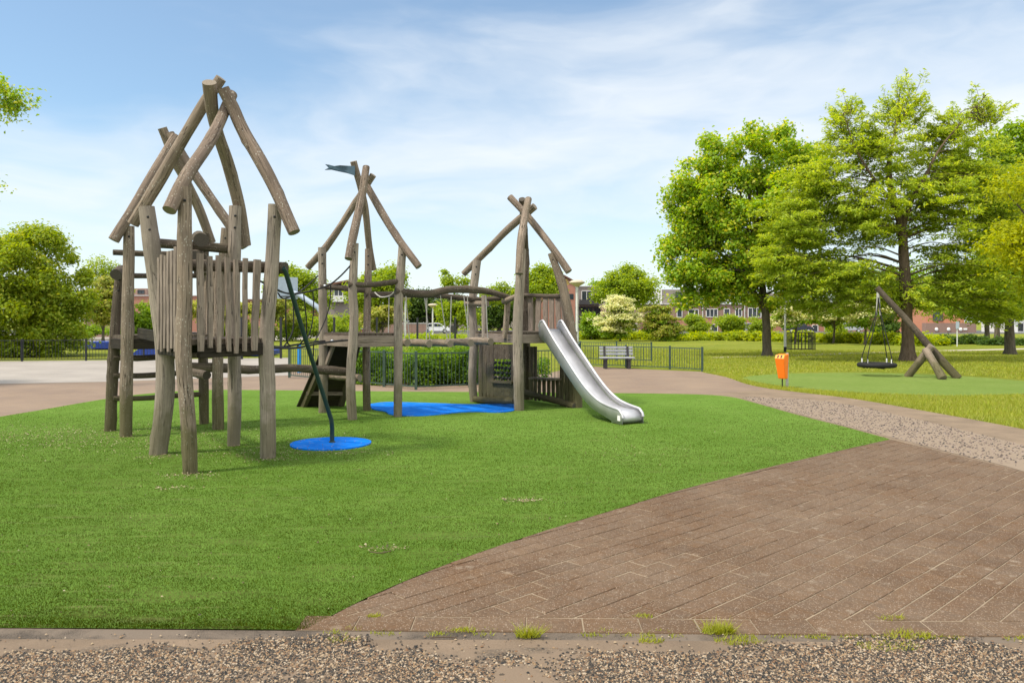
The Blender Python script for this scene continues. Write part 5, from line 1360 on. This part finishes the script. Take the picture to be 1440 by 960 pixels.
tree('park_tree', 'tall spring-green tree behind the rope bridge', 'tree', 425, 96, [(420, 402, 34, 26), (440, 420, 26, 24), (408, 385, 16, 14), (385, 400, 18, 20)], 56, 1.25, 210, .3, 'spring', .25, 450, 46)
tree('park_bush', 'wide light green shrubs under the far houses behind the flag tower', 'bush', 450, 68, [(440, 455, 40, 16), (485, 458, 34, 14), (405, 462, 30, 12), (350, 465, 50, 10)], 76, .7, 220, .2, 'spring', 0, 0, 47, branches=False)
tree('park_tree', 'bushy bright green tree right behind the flag tower posts', 'tree', 530, 84, [(530, 402, 36, 25), (545, 392, 22, 18), (515, 415, 26, 22), (550, 418, 22, 20)], 66, 1.1, 230, .28, 'spring', .25, 450, 48)
tree('flowering_tree', 'reddish-cream flowering shrub under the bright tree behind the flag tower', 'tree', 538, 64, [(535, 446, 24, 16), (552, 440, 18, 14), (520, 455, 16, 14)], 40, .65, 200, .19, 'creamgreen', .08, 470, 49, flat=.4)
tree('park_tree', 'dark leafy tree above the white parked car', 'tree', 612, 130, [(605, 432, 34, 20), (640, 436, 26, 18), (580, 440, 18, 16), (590, 425, 20, 14)], 60, 1.5, 220, .36, 'dark', .4, 462, 50)
tree('park_tree', 'dark tree standing behind the right end of the hanging log bridge', 'tree', 702, 124, [(700, 436, 24, 22), (725, 430, 26, 24), (690, 450, 18, 16)], 46, 1.5, 210, .38, 'dark', .4, 464, 51)
tree('park_tree', 'young yellow-green tree with a loose top behind the hanging log bridge', 'tree', 640, 46, [(640, 436, 22, 16), (655, 446, 16, 16), (628, 443, 12, 14), (632, 398, 13, 6), (630, 383, 6, 5), (650, 396, 8, 5)], 42, .45, 120, .16, 'spring', .07, 470, 52)
tree('park_tree', 'light green tree in front of the gabled house behind the slide tower', 'tree', 752, 98, [(755, 400, 32, 24), (770, 390, 20, 20), (735, 410, 18, 18), (700, 415, 24, 14)], 60, 1.15, 220, .3, 'spring', .25, 455, 53)
tree('park_tree', 'broad bright green tree rising behind the cream dogwood', 'tree', 880, 100, [(880, 405, 38, 24), (905, 402, 20, 18), (855, 412, 22, 20), (875, 390, 22, 14), (895, 420, 30, 16)], 76, 1.15, 210, .31, 'spring', .28, 455, 54)
tree('park_tree', 'far dark treetop above the flat roofs behind the slide', 'tree', 842, 150, [(842, 400, 18, 4), (850, 404, 14, 5)], 16, 1.2, 90, .4, 'mid', .2, 440, 55)
# layered dogwoods and bushes along the lawn hedge
def dogwood(label, px, Y, tiers, leaf, seed, per=240, under=True):
    g = Vector((XZ(px, Y), Y, 0)); t = thing('dogwood_tree', label, 'tree', tuple(g))
    r = random.Random(seed); cl = []
    for (cx, cy, hw) in tiers:
        n = max(6, int(hw / 1.9))
        for k in range(n):
            a = r.uniform(0, 6.28); rad = math.sqrt(r.random()) * hw / F * Y; c = P(cx, cy, Y); drop = .55 * rad + r.uniform(-.25, .45)
            cl.append(c + Vector((math.cos(a) * rad, math.sin(a) * rad, -drop * .6 + r.uniform(-.1, .1))))
    pts, nrm = clump_points(cl, [.62 * Y / 66 * r.uniform(.7, 1.2) for _ in cl], per, seed, .34, .6); nrm[:, 2] += .9
    leaf_mesh('crown', pts, nrm, np.full(len(pts), .17), .8, LG[leaf], t, seed)
    cl2 = [c + Vector((0, 0, -.4)) for c in cl[::2]]
    pts, nrm = clump_points(cl2, [.55] * len(cl2), per // 2, seed + 1, .4)
    leaf_mesh('inner_leaves', pts, nrm, np.full(len(pts), .18), .7, LG['mid'], t, seed)
    mb = MB(); topz = max(c.z for c in cl); mb.tube([g, g + Vector((.1, 0, topz * .5)), g + Vector((0, 0, topz * .92))], [.09, .07, .02], 7)
    for c in r.sample(cl, min(len(cl), 16)): mb.tube([g + Vector((0, 0, max(.4, c.z * .7))), c], [.03, .01], 5, False)
    mb.build('trunk', M['bark'], t)
dogwood('cream flowering dogwood in tiers, brightest shrub before the grey flats', 872, 66, [(872, 415, 16), (868, 425, 24), (872, 438, 30), (868, 450, 28), (885, 446, 22), (862, 458, 22)], 'cream', 61)
dogwood('yellow-green tiered dogwood right of the cream one', 927, 67, [(925, 430, 20), (925, 440, 26), (930, 450, 28), (945, 456, 18), (928, 460, 24)], 'creamgreen', 62, 200)
dogwood('pale cream dogwood half hidden behind the bare pole', 1118, 58, [(1122, 428, 26), (1110, 437, 24), (1105, 447, 14), (1130, 440, 20)], 'cream', 63)
dogwood('pale cream dogwood between the bare pole and the swing log', 1172, 60, [(1168, 429, 22), (1175, 437, 24), (1160, 441, 18)], 'cream', 64)
dogwood('pale cream dogwood just left of the hanging swing ropes', 1216, 56, [(1200, 424, 20), (1222, 428, 22), (1212, 438, 16), (1215, 446, 12)], 'cream', 65)
for i, (px, cy, rx, ry, lf, lb) in enumerate(((832, 456, 16, 14, 'mid', 'rounded green bush left of the cream dogwood, by the mushroom lamp'), (977, 455, 17, 12, 'spring', 'rounded green bush under the narrow windows of the brick houses'),
                                             (1026, 455, 18, 13, 'spring', 'rounded green bush in the middle of the brick house row'), (1066, 458, 15, 13, 'spring', 'rounded green bush just left of the dark straight trunk'),
                                             (1243, 462, 22, 18, 'dark', 'dark rounded bush behind the ropes of the swing'), (1175, 462, 9, 7, 'spring', 'small bright bush above the hedge left of the swing'))):
    tree('park_bush', lb, 'bush', px, 72, [(px, cy, rx, ry), (px + 5, cy + 6, rx * .9, ry * .7)], 30, .55, 200, .19, lf, .06, 470, 70 + i, branches=False, flat=.7)
def hedge(name, label, a_px, b_px, top_y, bot_a, bot_b, depth, leaf, seed, n=60, size=.19, crad=.45, per=190):
    a, b = G(a_px, bot_a), G(b_px, bot_b); t = thing(name, label, 'hedge', tuple(a.lerp(b, .5)))
    r = random.Random(seed); cl = []
    for k in range(n):
        s = r.random(); p = a.lerp(b, s); h = H - (top_y - HY) / F * p.y
        lump = .8 + .35 * math.sin(s * 23 + seed) * math.sin(s * 9.1 + 2 * seed)
        cl.append(p + Vector((0, r.uniform(.3, depth), r.uniform(.1, max(.15, h * lump - crad * .4)))))
    pts, nrm = clump_points(cl, [crad * r.uniform(.7, 1.2) for _ in cl], per, seed, .8); pts[:, 2] = np.maximum(pts[:, 2], .02)
    leaf_mesh('leaves', pts, nrm, np.full(len(pts), size), .7, LG[leaf], t, seed)
hedge('shrub_border', 'long lime-green shrub border along the lawn edge under the red brick row', 812, 1060, 467, 477.5, 479.5, 3.5, 'lime', 81, 190)
hedge('shrub_border', 'lime-green shrub border between the dark trunk and the swing ropes', 1058, 1228, 468, 479.8, 483.5, 3.0, 'lime', 82, 130)
hedge('shrub_border', 'lime-green shrub border behind the conifer trunk', 1225, 1300, 470, 483.5, 487, 2.5, 'lime', 83, 70)
hedge('shrub_border', 'bright yellow-green shrubs in front of the clipped dark hedge', 1298, 1338, 472, 487, 486, 2.0, 'lime', 84, 40)
hedge('clipped_hedge', 'clipped dark green hedge below the orange brick house', 1318, 1392, 473, 484.5, 484, 1.2, 'dark', 85, 120, .15, .35, 200)
hedge('clipped_hedge', 'dark hedge left of the white building at the right edge', 1392, 1470, 478, 485.5, 486, 1.2, 'dark', 86, 60, .16, .35, 160)
# hedge inside the green fence
ha, hb = thing('garden_hedge', 'leafy green hedge filling the space inside the dark green fence', 'hedge', tuple(G(600, 545).xy) + (0,)), None
r = random.Random(9); cl = []
q0, q1, q2, q3 = G(468, 540), G(585, 545), G(668, 542), G(768, 538)
for k in range(420):
    s = r.random(); line = q0.lerp(q1, s * 2) if s < .5 else q1.lerp(q2, s * 2 - 1)
    d = r.random() ** 1.3 * 3.6 + .28
    cl.append(line + Vector((0, d, r.uniform(.08, .84 + .12 * math.sin(line.x * 3) * math.sin(d * 2)))))
for k in range(46):
    line = q2.lerp(q3, r.random()); cl.append(line + Vector((0, r.uniform(.3, 1.2), r.uniform(.08, .62))))
pts, nrm = clump_points(cl, [.25 * r.uniform(.7, 1.2) for _ in cl], 95, 9, .85); pts[:, 2] = np.maximum(pts[:, 2], .02)
leaf_mesh('leaves', pts, nrm, np.full(len(pts), .085), .6, LG['hedge'], ha, 9)
# rough light-green planting beyond that hedge, before the street
hedge('low_planting', 'low yellow-green planting between the garden hedge and the street', 480, 700, 473, 486, 484, 9.0, 'spring', 88, 150, .2, .4, 150)

# ------------------------------------------------------------------ houses
def window(par, x, z, w_, h_, y, frame='white_frame', mull=1, out=(0, -1, 0)):
    mb = MB(); fw_ = .09
    for (cx, cz, sx, sz) in ((x, z + h_ / 2, w_ + fw_, fw_), (x, z - h_ / 2, w_ + fw_, fw_), (x - w_ / 2, z, fw_, h_), (x + w_ / 2, z, fw_, h_)): mb.box((cx, y - .03, cz), (sx, .12, sz))
    for k in range(mull): mb.box((x - w_ / 2 + w_ * (k + 1) / (mull + 1), y - .03, z), (fw_ * .8, .1, h_))
    f = mb.build('window', M[frame], par)
    mb = MB(); mb.box((x, y + .0, z), (w_, .02, h_)); mb.build('pane', M['glass'], f)
def hbox(mb, x0, x1, y0, y1, z0, z1): mb.box(((x0 + x1) / 2, (y0 + y1) / 2, (z0 + z1) / 2), (x1 - x0, y1 - y0, z1 - z0))
def hx(px, Y): return XZ(px, Y)
def hwall(par, name, px0, px1, top, bot, Y, depth, mat):
    mb = MB(); z0 = max(-.1, ZZ(bot, Y)) if bot else -.1; hbox(mb, hx(px0, Y), hx(px1, Y), Y, Y + depth, z0, ZZ(top, Y)); return mb.build(name, mat, par)
def hwin(par, px0, px1, y0, y1, Y, **k): window(par, (hx(px0, Y) + hx(px1, Y)) / 2, (ZZ(y0, Y) + ZZ(y1, Y)) / 2, hx(px1, Y) - hx(px0, Y), ZZ(y0, Y) - ZZ(y1, Y), Y - .02, **k)
Yh = 132.0
# terrace of brick houses
tr_ = thing('terraced_house', 'long two-storey row of red and brown brick houses with white windows behind the lawn', 'house', (hx(1070, Yh), Yh, 0))
hwall(tr_, 'lower_wall', 905, 1215, 447, None, Yh, 10, M['brick_red'])
hwall(tr_, 'upper_wall', 905, 1215, 428, 447, Yh + .01, 9.98, M['brick_brown'])
hwall(tr_, 'roof_edge', 904, 1216, 426.6, 428, Yh - .25, 10.4, M['roof_metal'])
o = hwall(tr_, 'roof_storey', 931, 985, 407, 426.6, Yh + .8, 7, M['panel_grey'])
mb = MB(); yy = Yh + .8; mb.hexa([(hx(923, yy), yy + 2.5, ZZ(426.6, yy)), (hx(930.8, yy), yy - .05, ZZ(426.6, yy)), (hx(930.8, yy), yy + 7, ZZ(426.6, yy)), (hx(923, yy), yy + 7, ZZ(426.6, yy)), (hx(923, yy), yy + 2.5, ZZ(407.5, yy)), (hx(930.8, yy), yy - .05, ZZ(406, yy)), (hx(930.8, yy), yy + 7, ZZ(406, yy)), (hx(923, yy), yy + 7, ZZ(407.5, yy))])
mb.build('side_panel', M['panel_pale'], tr_)
hwin(tr_, 950, 976, 411, 421.5, Yh + .78, frame='dark_frame', mull=2)
hwall(tr_, 'roof_storey', 1060, 1130, 412, 426.6, Yh + .8, 7, M['panel_grey'])
for a, b, t_, bt, m_ in ((933, 941, 434, 444, 0), (952, 959, 434, 446, 0), (968, 976, 435, 444, 0), (977, 982, 435, 446, 0), (993, 1009, 434.5, 445.5, 2), (1018, 1026, 434, 445, 0), (1034, 1043, 434, 445, 1), (1052, 1070, 433, 446, 2), (1086, 1096, 434, 446, 1), (1108, 1120, 434, 445, 1), (1130, 1140, 434, 445, 1), (1152, 1164, 434, 446, 1), (1176, 1190, 434, 446, 1),
                         (1000, 1009, 456, 466, 0), (1040, 1048, 456, 467, 0), (950, 958, 457, 467, 0), (1070, 1078, 456, 467, 0), (1142, 1150, 457, 468, 0), (1172, 1186, 457, 468, 2)):
    hwin(tr_, a, b, t_, bt, Yh, mull=m_)
for px in (988, 1047, 1104, 1160): mb = MB(); mb.box((hx(px, Yh), Yh - .08, ZZ(448, Yh)), (.14, .14, ZZ(428, Yh) - ZZ(470, Yh))); mb.build('downpipe', M['roof_metal'], tr_)
for a, b in ((959, 966), (1108, 1140)): mb = MB(); hbox(mb, hx(a, Yh), hx(b, Yh), Yh - .06, Yh, 0, ZZ(458, Yh)); mb.build('door', M['dark_frame'], tr_)
# middle part with dark glazed bay
t = thing('glazed_house', 'brown house with a low glazed front left of the brick row', 'house', (hx(880, Yh), Yh, 0))
hwall(t, 'wall', 851, 904, 428, None, Yh + 1, 9, M['brick_brown'])
hwin(t, 838.5, 871, 457.5, 465, Yh - 1.2, mull=4); hwall(t, 'porch_roof', 837, 873, 455.8, 457.5, Yh - 1.5, 2.4, M['roof_metal']); hwin(t, 887, 896, 455, 467, Yh + 1, mull=1)
# dark flats
t = thing('flat_block', 'dark grey three-storey flats with balconies right of the mushroom lamp', 'apartment block', (hx(830, 140), 140, 0))
Yf = 140.0
hwall(t, 'wall', 812, 852, 403, 431, Yf, 10, M['panel_grey']); hwall(t, 'lower_wall', 812.2, 851.8, 431, None, Yf + .4, 9, M['brick_grey']); hwall(t, 'roof_edge', 811, 853, 402, 403, Yf - .2, 10.4, M['roof_metal'])
hwin(t, 818, 832, 409, 424, Yf, frame='white_frame', mull=1); hwin(t, 818, 832, 432.5, 443, Yf + .4, frame='dark_frame', mull=1); hwin(t, 836, 848, 433, 445, Yf + .4, frame='dark_frame', mull=1)
mb = MB(); hbox(mb, hx(814, Yf), hx(842, Yf), Yf - 1.1, Yf, ZZ(428.5, Yf), ZZ(427, Yf)); hbox(mb, hx(814, Yf), hx(842, Yf), Yf - 1.1, Yf - 1.05, ZZ(427, Yf), ZZ(421.5, Yf)); mb.build('balcony', M['dark_frame'], t)
# gabled brick house
t = thing('gabled_house', 'red brick house with a steep tiled gable behind the slide tower', 'house', (hx(775, 128), 128, 0)); Yg = 128.0
mb = MB(); pts = [(742, 470), (742, 402), (774, 379.5), (809, 398), (809, 470)]
mb.prism([Vector((hx(a, Yg), Yg, max(-.1, ZZ(b, Yg)) if b < 465 else -.1)) for a, b in pts], (0, 9, 0)); mb.build('wall', M['brick_red'], t)
mb = MB()
for (a, b) in (((740, 404), (774, 378)), ((774, 378), (811, 398.5))):
    p0, p1 = Vector((hx(a[0], Yg), Yg - .4, ZZ(a[1], Yg))), Vector((hx(b[0], Yg), Yg - .4, ZZ(b[1], Yg))); d = Vector((0, 9.8, 0)); u = Vector((0, 0, .25))
    mb.hexa([p0, p1, p1 + d, p0 + d, p0 + u, p1 + u, p1 + d + u, p0 + d + u])
mb.build('roof', M['roof_tile'], t)
mb = MB(); mb.lathe(P(803, 417, Yg - .05), [(0, 0)], 4) if False else mb.box(P(803.5, 417, Yg - .02), (.7, .06, .9)); mb.build('vent_window', M['glass'], t)
# orange brick house right
t = thing('brick_house', 'orange brick house end wall with a low side wall, right of the swing', 'house', (hx(1335, 118), 118, 0)); Yo = 118.0
hwall(t, 'wall', 1302, 1356, 405, None, Yo, 10, M['brick_orange']); hwall(t, 'side_wall', 1302.4, 1373, 454, None, Yo - 1.2, 1.19, M['brick_brown'])
hwin(t, 1312, 1325, 438, 451, Yo, frame='dark_frame', mull=0)
for px in (1317, 1334, 1351):
    mb = MB(); mb.sphere(P(px, 463, Yo - 1.3), .28, 10, 7, sq=(1, .4, 1)); mb.build('wall_lamp', M['white_paint'], t)
mb = MB(); mb.box(P(1357.5, 462.5, Yo - 1.26), (.55, .05, .28)); mb.build('sign', M['white_paint'], t)
t = thing('white_house', 'white rendered building at the right edge behind the pale trunk', 'house', (hx(1450, 120), 120, 0))
hwall(t, 'wall', 1424, 1500, 446, None, 120, 8, M['white_paint']); hwall(t, 'roof', 1422, 1502, 442, 446, 119.6, 8.8, M['roof_tile']); hwin(t, 1432, 1438, 455, 465, 120, frame='dark_frame', mull=0)
t = thing('orange_house', 'low orange brick houses seen behind the cream dogwoods', 'house', (hx(1240, 140), 140, 0))
hwall(t, 'wall', 1217, 1300, 440, None, 138, 9, M['brick_red']); hwall(t, 'roof', 1216, 1301, 437, 440, 137.6, 9.6, M['roof_tile'])
hwin(t, 1226, 1240, 455, 468, 138, frame='dark_frame', mull=2); hwin(t, 1190 + 60, 1264, 455, 467, 138, mull=1)
# left side buildings
t = thing('balcony_house', 'house with a white balcony seen between the flag tower posts', 'house', (hx(475, 120), 120, 0)); Yl = 120.0
hwall(t, 'wall', 458, 495, 402, None, Yl, 9, M['panel_grey']); mb = MB()
p0, p1, p2_ = P(452, 403, Yl - .5), P(476, 398, Yl - .5), P(500, 394, Yl - .5)
mb.hexa([p0, p2_, p2_ + Vector((0, 10, 0)), p0 + Vector((0, 10, 0)), p0 + Vector((0, 0, .3)), p2_ + Vector((0, 0, .3)), p2_ + Vector((0, 10, .3)), p0 + Vector((0, 10, .3))]); mb.build('roof', M['roof_tile'], t)
hwin(t, 470, 488, 407, 420, Yl, mull=2); mb = MB(); hbox(mb, hx(462, Yl), hx(491, Yl), Yl - 1.4, Yl, ZZ(424.5, Yl), ZZ(422.5, Yl)); hbox(mb, hx(462, Yl), hx(491, Yl), Yl - 1.4, Yl - 1.3, ZZ(422.5, Yl), ZZ(416, Yl)); mb.build('balcony', M['pole_paint'], t)
hwall(t, 'side_wing', 492, 560, 432, None, Yl + 1, 8, M['brick_red']); hwin(t, 500, 512, 450, 462, Yl + 1, mull=1); hwin(t, 536, 552, 452, 464, Yl + 1, mull=1)
t = thing('brick_house', 'red brick house with white windows behind the rope bridge', 'house', (hx(390, 118), 118, 0)); Yl = 118.0
hwall(t, 'wall', 345, 428, 424, None, Yl, 9, M['brick_red']); hwall(t, 'roof', 343, 430, 420.5, 424, Yl - .4, 9.8, M['roof_tile']); hwin(t, 402, 412, 449, 462, Yl, mull=1); hwin(t, 362, 376, 428, 440, Yl, mull=1); hwin(t, 416, 424, 430, 440, Yl, mull=1)
t = thing('brick_house', 'flat-roofed brick building with a set-back top storey behind the ladder rungs', 'house', (hx(205, 125), 125, 0)); Yl = 125.0
hwall(t, 'wall', 160, 300, 416, None, Yl, 10, M['brick_red']); hwall(t, 'roof_edge', 159.5, 300.5, 415, 416, Yl - .2, 10.3, M['roof_metal']); hwall(t, 'top_storey', 184, 206, 405.5, 415, Yl + 2, 6, M['brick_brown']); hwin(t, 194, 203, 408, 413, Yl + 2, frame='dark_frame', mull=1)
hwin(t, 240, 252, 425, 437, Yl, mull=1); hwin(t, 268, 280, 425, 437, Yl, mull=1)
t = thing('garden_shed', 'brown timber fence and shed under the pale yellow flowering tree', 'shed', (hx(150, 84), 84, 0))
hwall(t, 'wall', 118, 168, 446, None, 84, 4, M['brick_brown']); hwall(t, 'roof', 116.5, 169.5, 444, 446, 83.7, 4.6, M['roof_tile'])
t = thing('garden_wall', 'low brown brick garden wall behind the flag tower', 'wall', (hx(555, 110), 110, 0))
hwall(t, 'wall', 520, 600, 455, None, 110, .3, M['brick_brown']); hwall(t, 'coping', 519.8, 600.2, 454, 455, 109.95, .4, M['roof_metal'])
# far row of houses behind the dark trees
t = thing('row_house', 'grey houses far behind the dark trees and the white car', 'house', (hx(640, 190), 190, 0))
hwall(t, 'wall', 575, 735, 436, None, 190, 9, M['panel_grey']); hwall(t, 'roof', 574, 736, 432, 436, 189.5, 10, M['roof_tile'])
for k in range(7): hwin(t, 588 + k * 20, 596 + k * 20, 446, 455, 190, mull=0)

# ------------------------------------------------------------------ cars, wheelie bins
def car(label, px, Y, paint, group='cars parked along the street', flip=1):
    x0 = XZ(px, Y); t = thing('parked_car', label, 'car', (x0, Y, 0), group)
    pr = [(-2.1, .32), (-2.14, .62), (-2.0, .88), (-1.55, 1.0), (-1.0, 1.42), (-.2, 1.5), (.55, 1.46), (1.25, 1.0), (1.95, .86), (2.12, .62), (2.08, .32)]
    mb = MB(); mb.prism([Vector((x0 + flip * a, Y - .85, z)) for a, z in pr], (0, 1.7, 0)); b = mb.build('body', M[paint], t, bevel=.06)
    bm = bmesh.new(); bm.from_mesh(b.data); bmesh.ops.recalc_face_normals(bm, faces=bm.faces); bm.to_mesh(b.data); bm.free()
    for q in ([(-1.4, 1.0), (-.95, 1.36), (-.28, 1.42), (-.28, 1.0)], [(-.2, 1.0), (-.2, 1.42), (.5, 1.39), (1.05, 1.0)]):
        mb = MB(); mb.prism([Vector((x0 + flip * a, Y - .875, z)) for a, z in q], (0, .02, 0)); mb.build('window', M['glass'], t)
    for a in (-1.3, 1.3):
        mb = MB(); c = Vector((x0 + flip * a, Y - .87, .32)); mb.tube([c, c + Vector((0, .22, 0))], .32, 16); w_ = mb.build('wheel', M['tyre'], t)
        mb = MB(); mb.tube([c - Vector((0, .015, 0)), c + Vector((0, .02, 0))], .19, 12); mb.build('rim', M['steel'], w_)
    for a in (-2.1, 2.1):
        mb = MB(); mb.box((x0 + flip * a, Y - .6, .7), (.1, .35, .14)); mb.build('headlight' if a > 0 else 'tail_light', M['white_frame'] if a > 0 else M['orange'], t)
car('white hatchback parked beyond the hedge behind the hanging log bridge', 613.5, 111, 'car_white')
car('dark car parked behind the bar cage on the lawn', 1122, 118, 'car_dark')
car('silver car half hidden by the shrub border left of the dark trunk', 1050, 119, 'car_silver', flip=-1)
car('pale car roof showing over the shrub border near the swing', 1192, 119, 'car_silver')
def wbin(label, px, base, h_px, mat, w_=.6):
    g = G(px, base); Y = g.y; h = h_px / F * Y; t = thing('wheelie_bin', label, 'bin', tuple(g))
    mb = MB(); mb.hexa([g + Vector((-w_ * .4, -.25, .06)), g + Vector((w_ * .4, -.25, .06)), g + Vector((w_ * .4, .25, .06)), g + Vector((-w_ * .4, .25, .06)), g + Vector((-w_ / 2, -.32, h * .88)), g + Vector((w_ / 2, -.32, h * .88)), g + Vector((w_ / 2, .32, h * .88)), g + Vector((-w_ / 2, .32, h * .88))]); mb.build('body', mat, t, bevel=.02)
    mb = MB(); mb.box(g + Vector((0, 0, h * .94)), (w_ * 1.08, .7, h * .1)); mb.build('lid', mat, t, bevel=.03)
    for s_ in (-.2, .2): mb = MB(); mb.tube([g + Vector((s_ - .03, .26, .09)), g + Vector((s_ + .03, .26, .09))], .09, 10); mb.build('wheel', M['tyre'], t)
wbin('dark grey litter container on the grass right of the white car', 638, 477, 20, M['bin_grey'], .75)
wbin('small blue container below the white car', 602, 474, 9, M['blue_panel'], .45)
wbin('bright blue container behind the slide tower rail posts', 738, 471, 11, M['blue_bright'], 1.6)
# grey sign post by the far hedge
t = thing('sign_post', 'grey signpost by the clipped dark hedge', 'sign', tuple(G(1346, 487).xy) + (0,)); g = G(1346, 487)
mb = MB(); mb.tube([g, g + Vector((0, 0, 1.7))], .04, 8); mb.build('pole', M['pole_paint'], t); mb = MB(); mb.box(g + Vector((0, -.05, 1.45)), (.22, .03, .5)); mb.build('plate', M['grey_panel'], t)
# dry twig on the turf and by the kerb
def twig(label, pts, mat='litter'):
    c = sum(pts, Vector()) / len(pts); mb = MB(); p, _ = spline(pts, [1] * len(pts), .03); mb.tube(p, .004, 5); o = mb.build('twig', M[mat], None, (c.x, c.y, 0)); tag(o, label, 'twig')
twig('thin pale dry twig lying on the turf', [G(520, 775, .04), G(535, 777, .045), G(550, 774, .04)])
twig('dark dry twig lying on the kerb', [G(605, 896, .022), G(625, 895, .026), G(643, 896, .022)], 'soil')
print('cypress leaves', ncy)
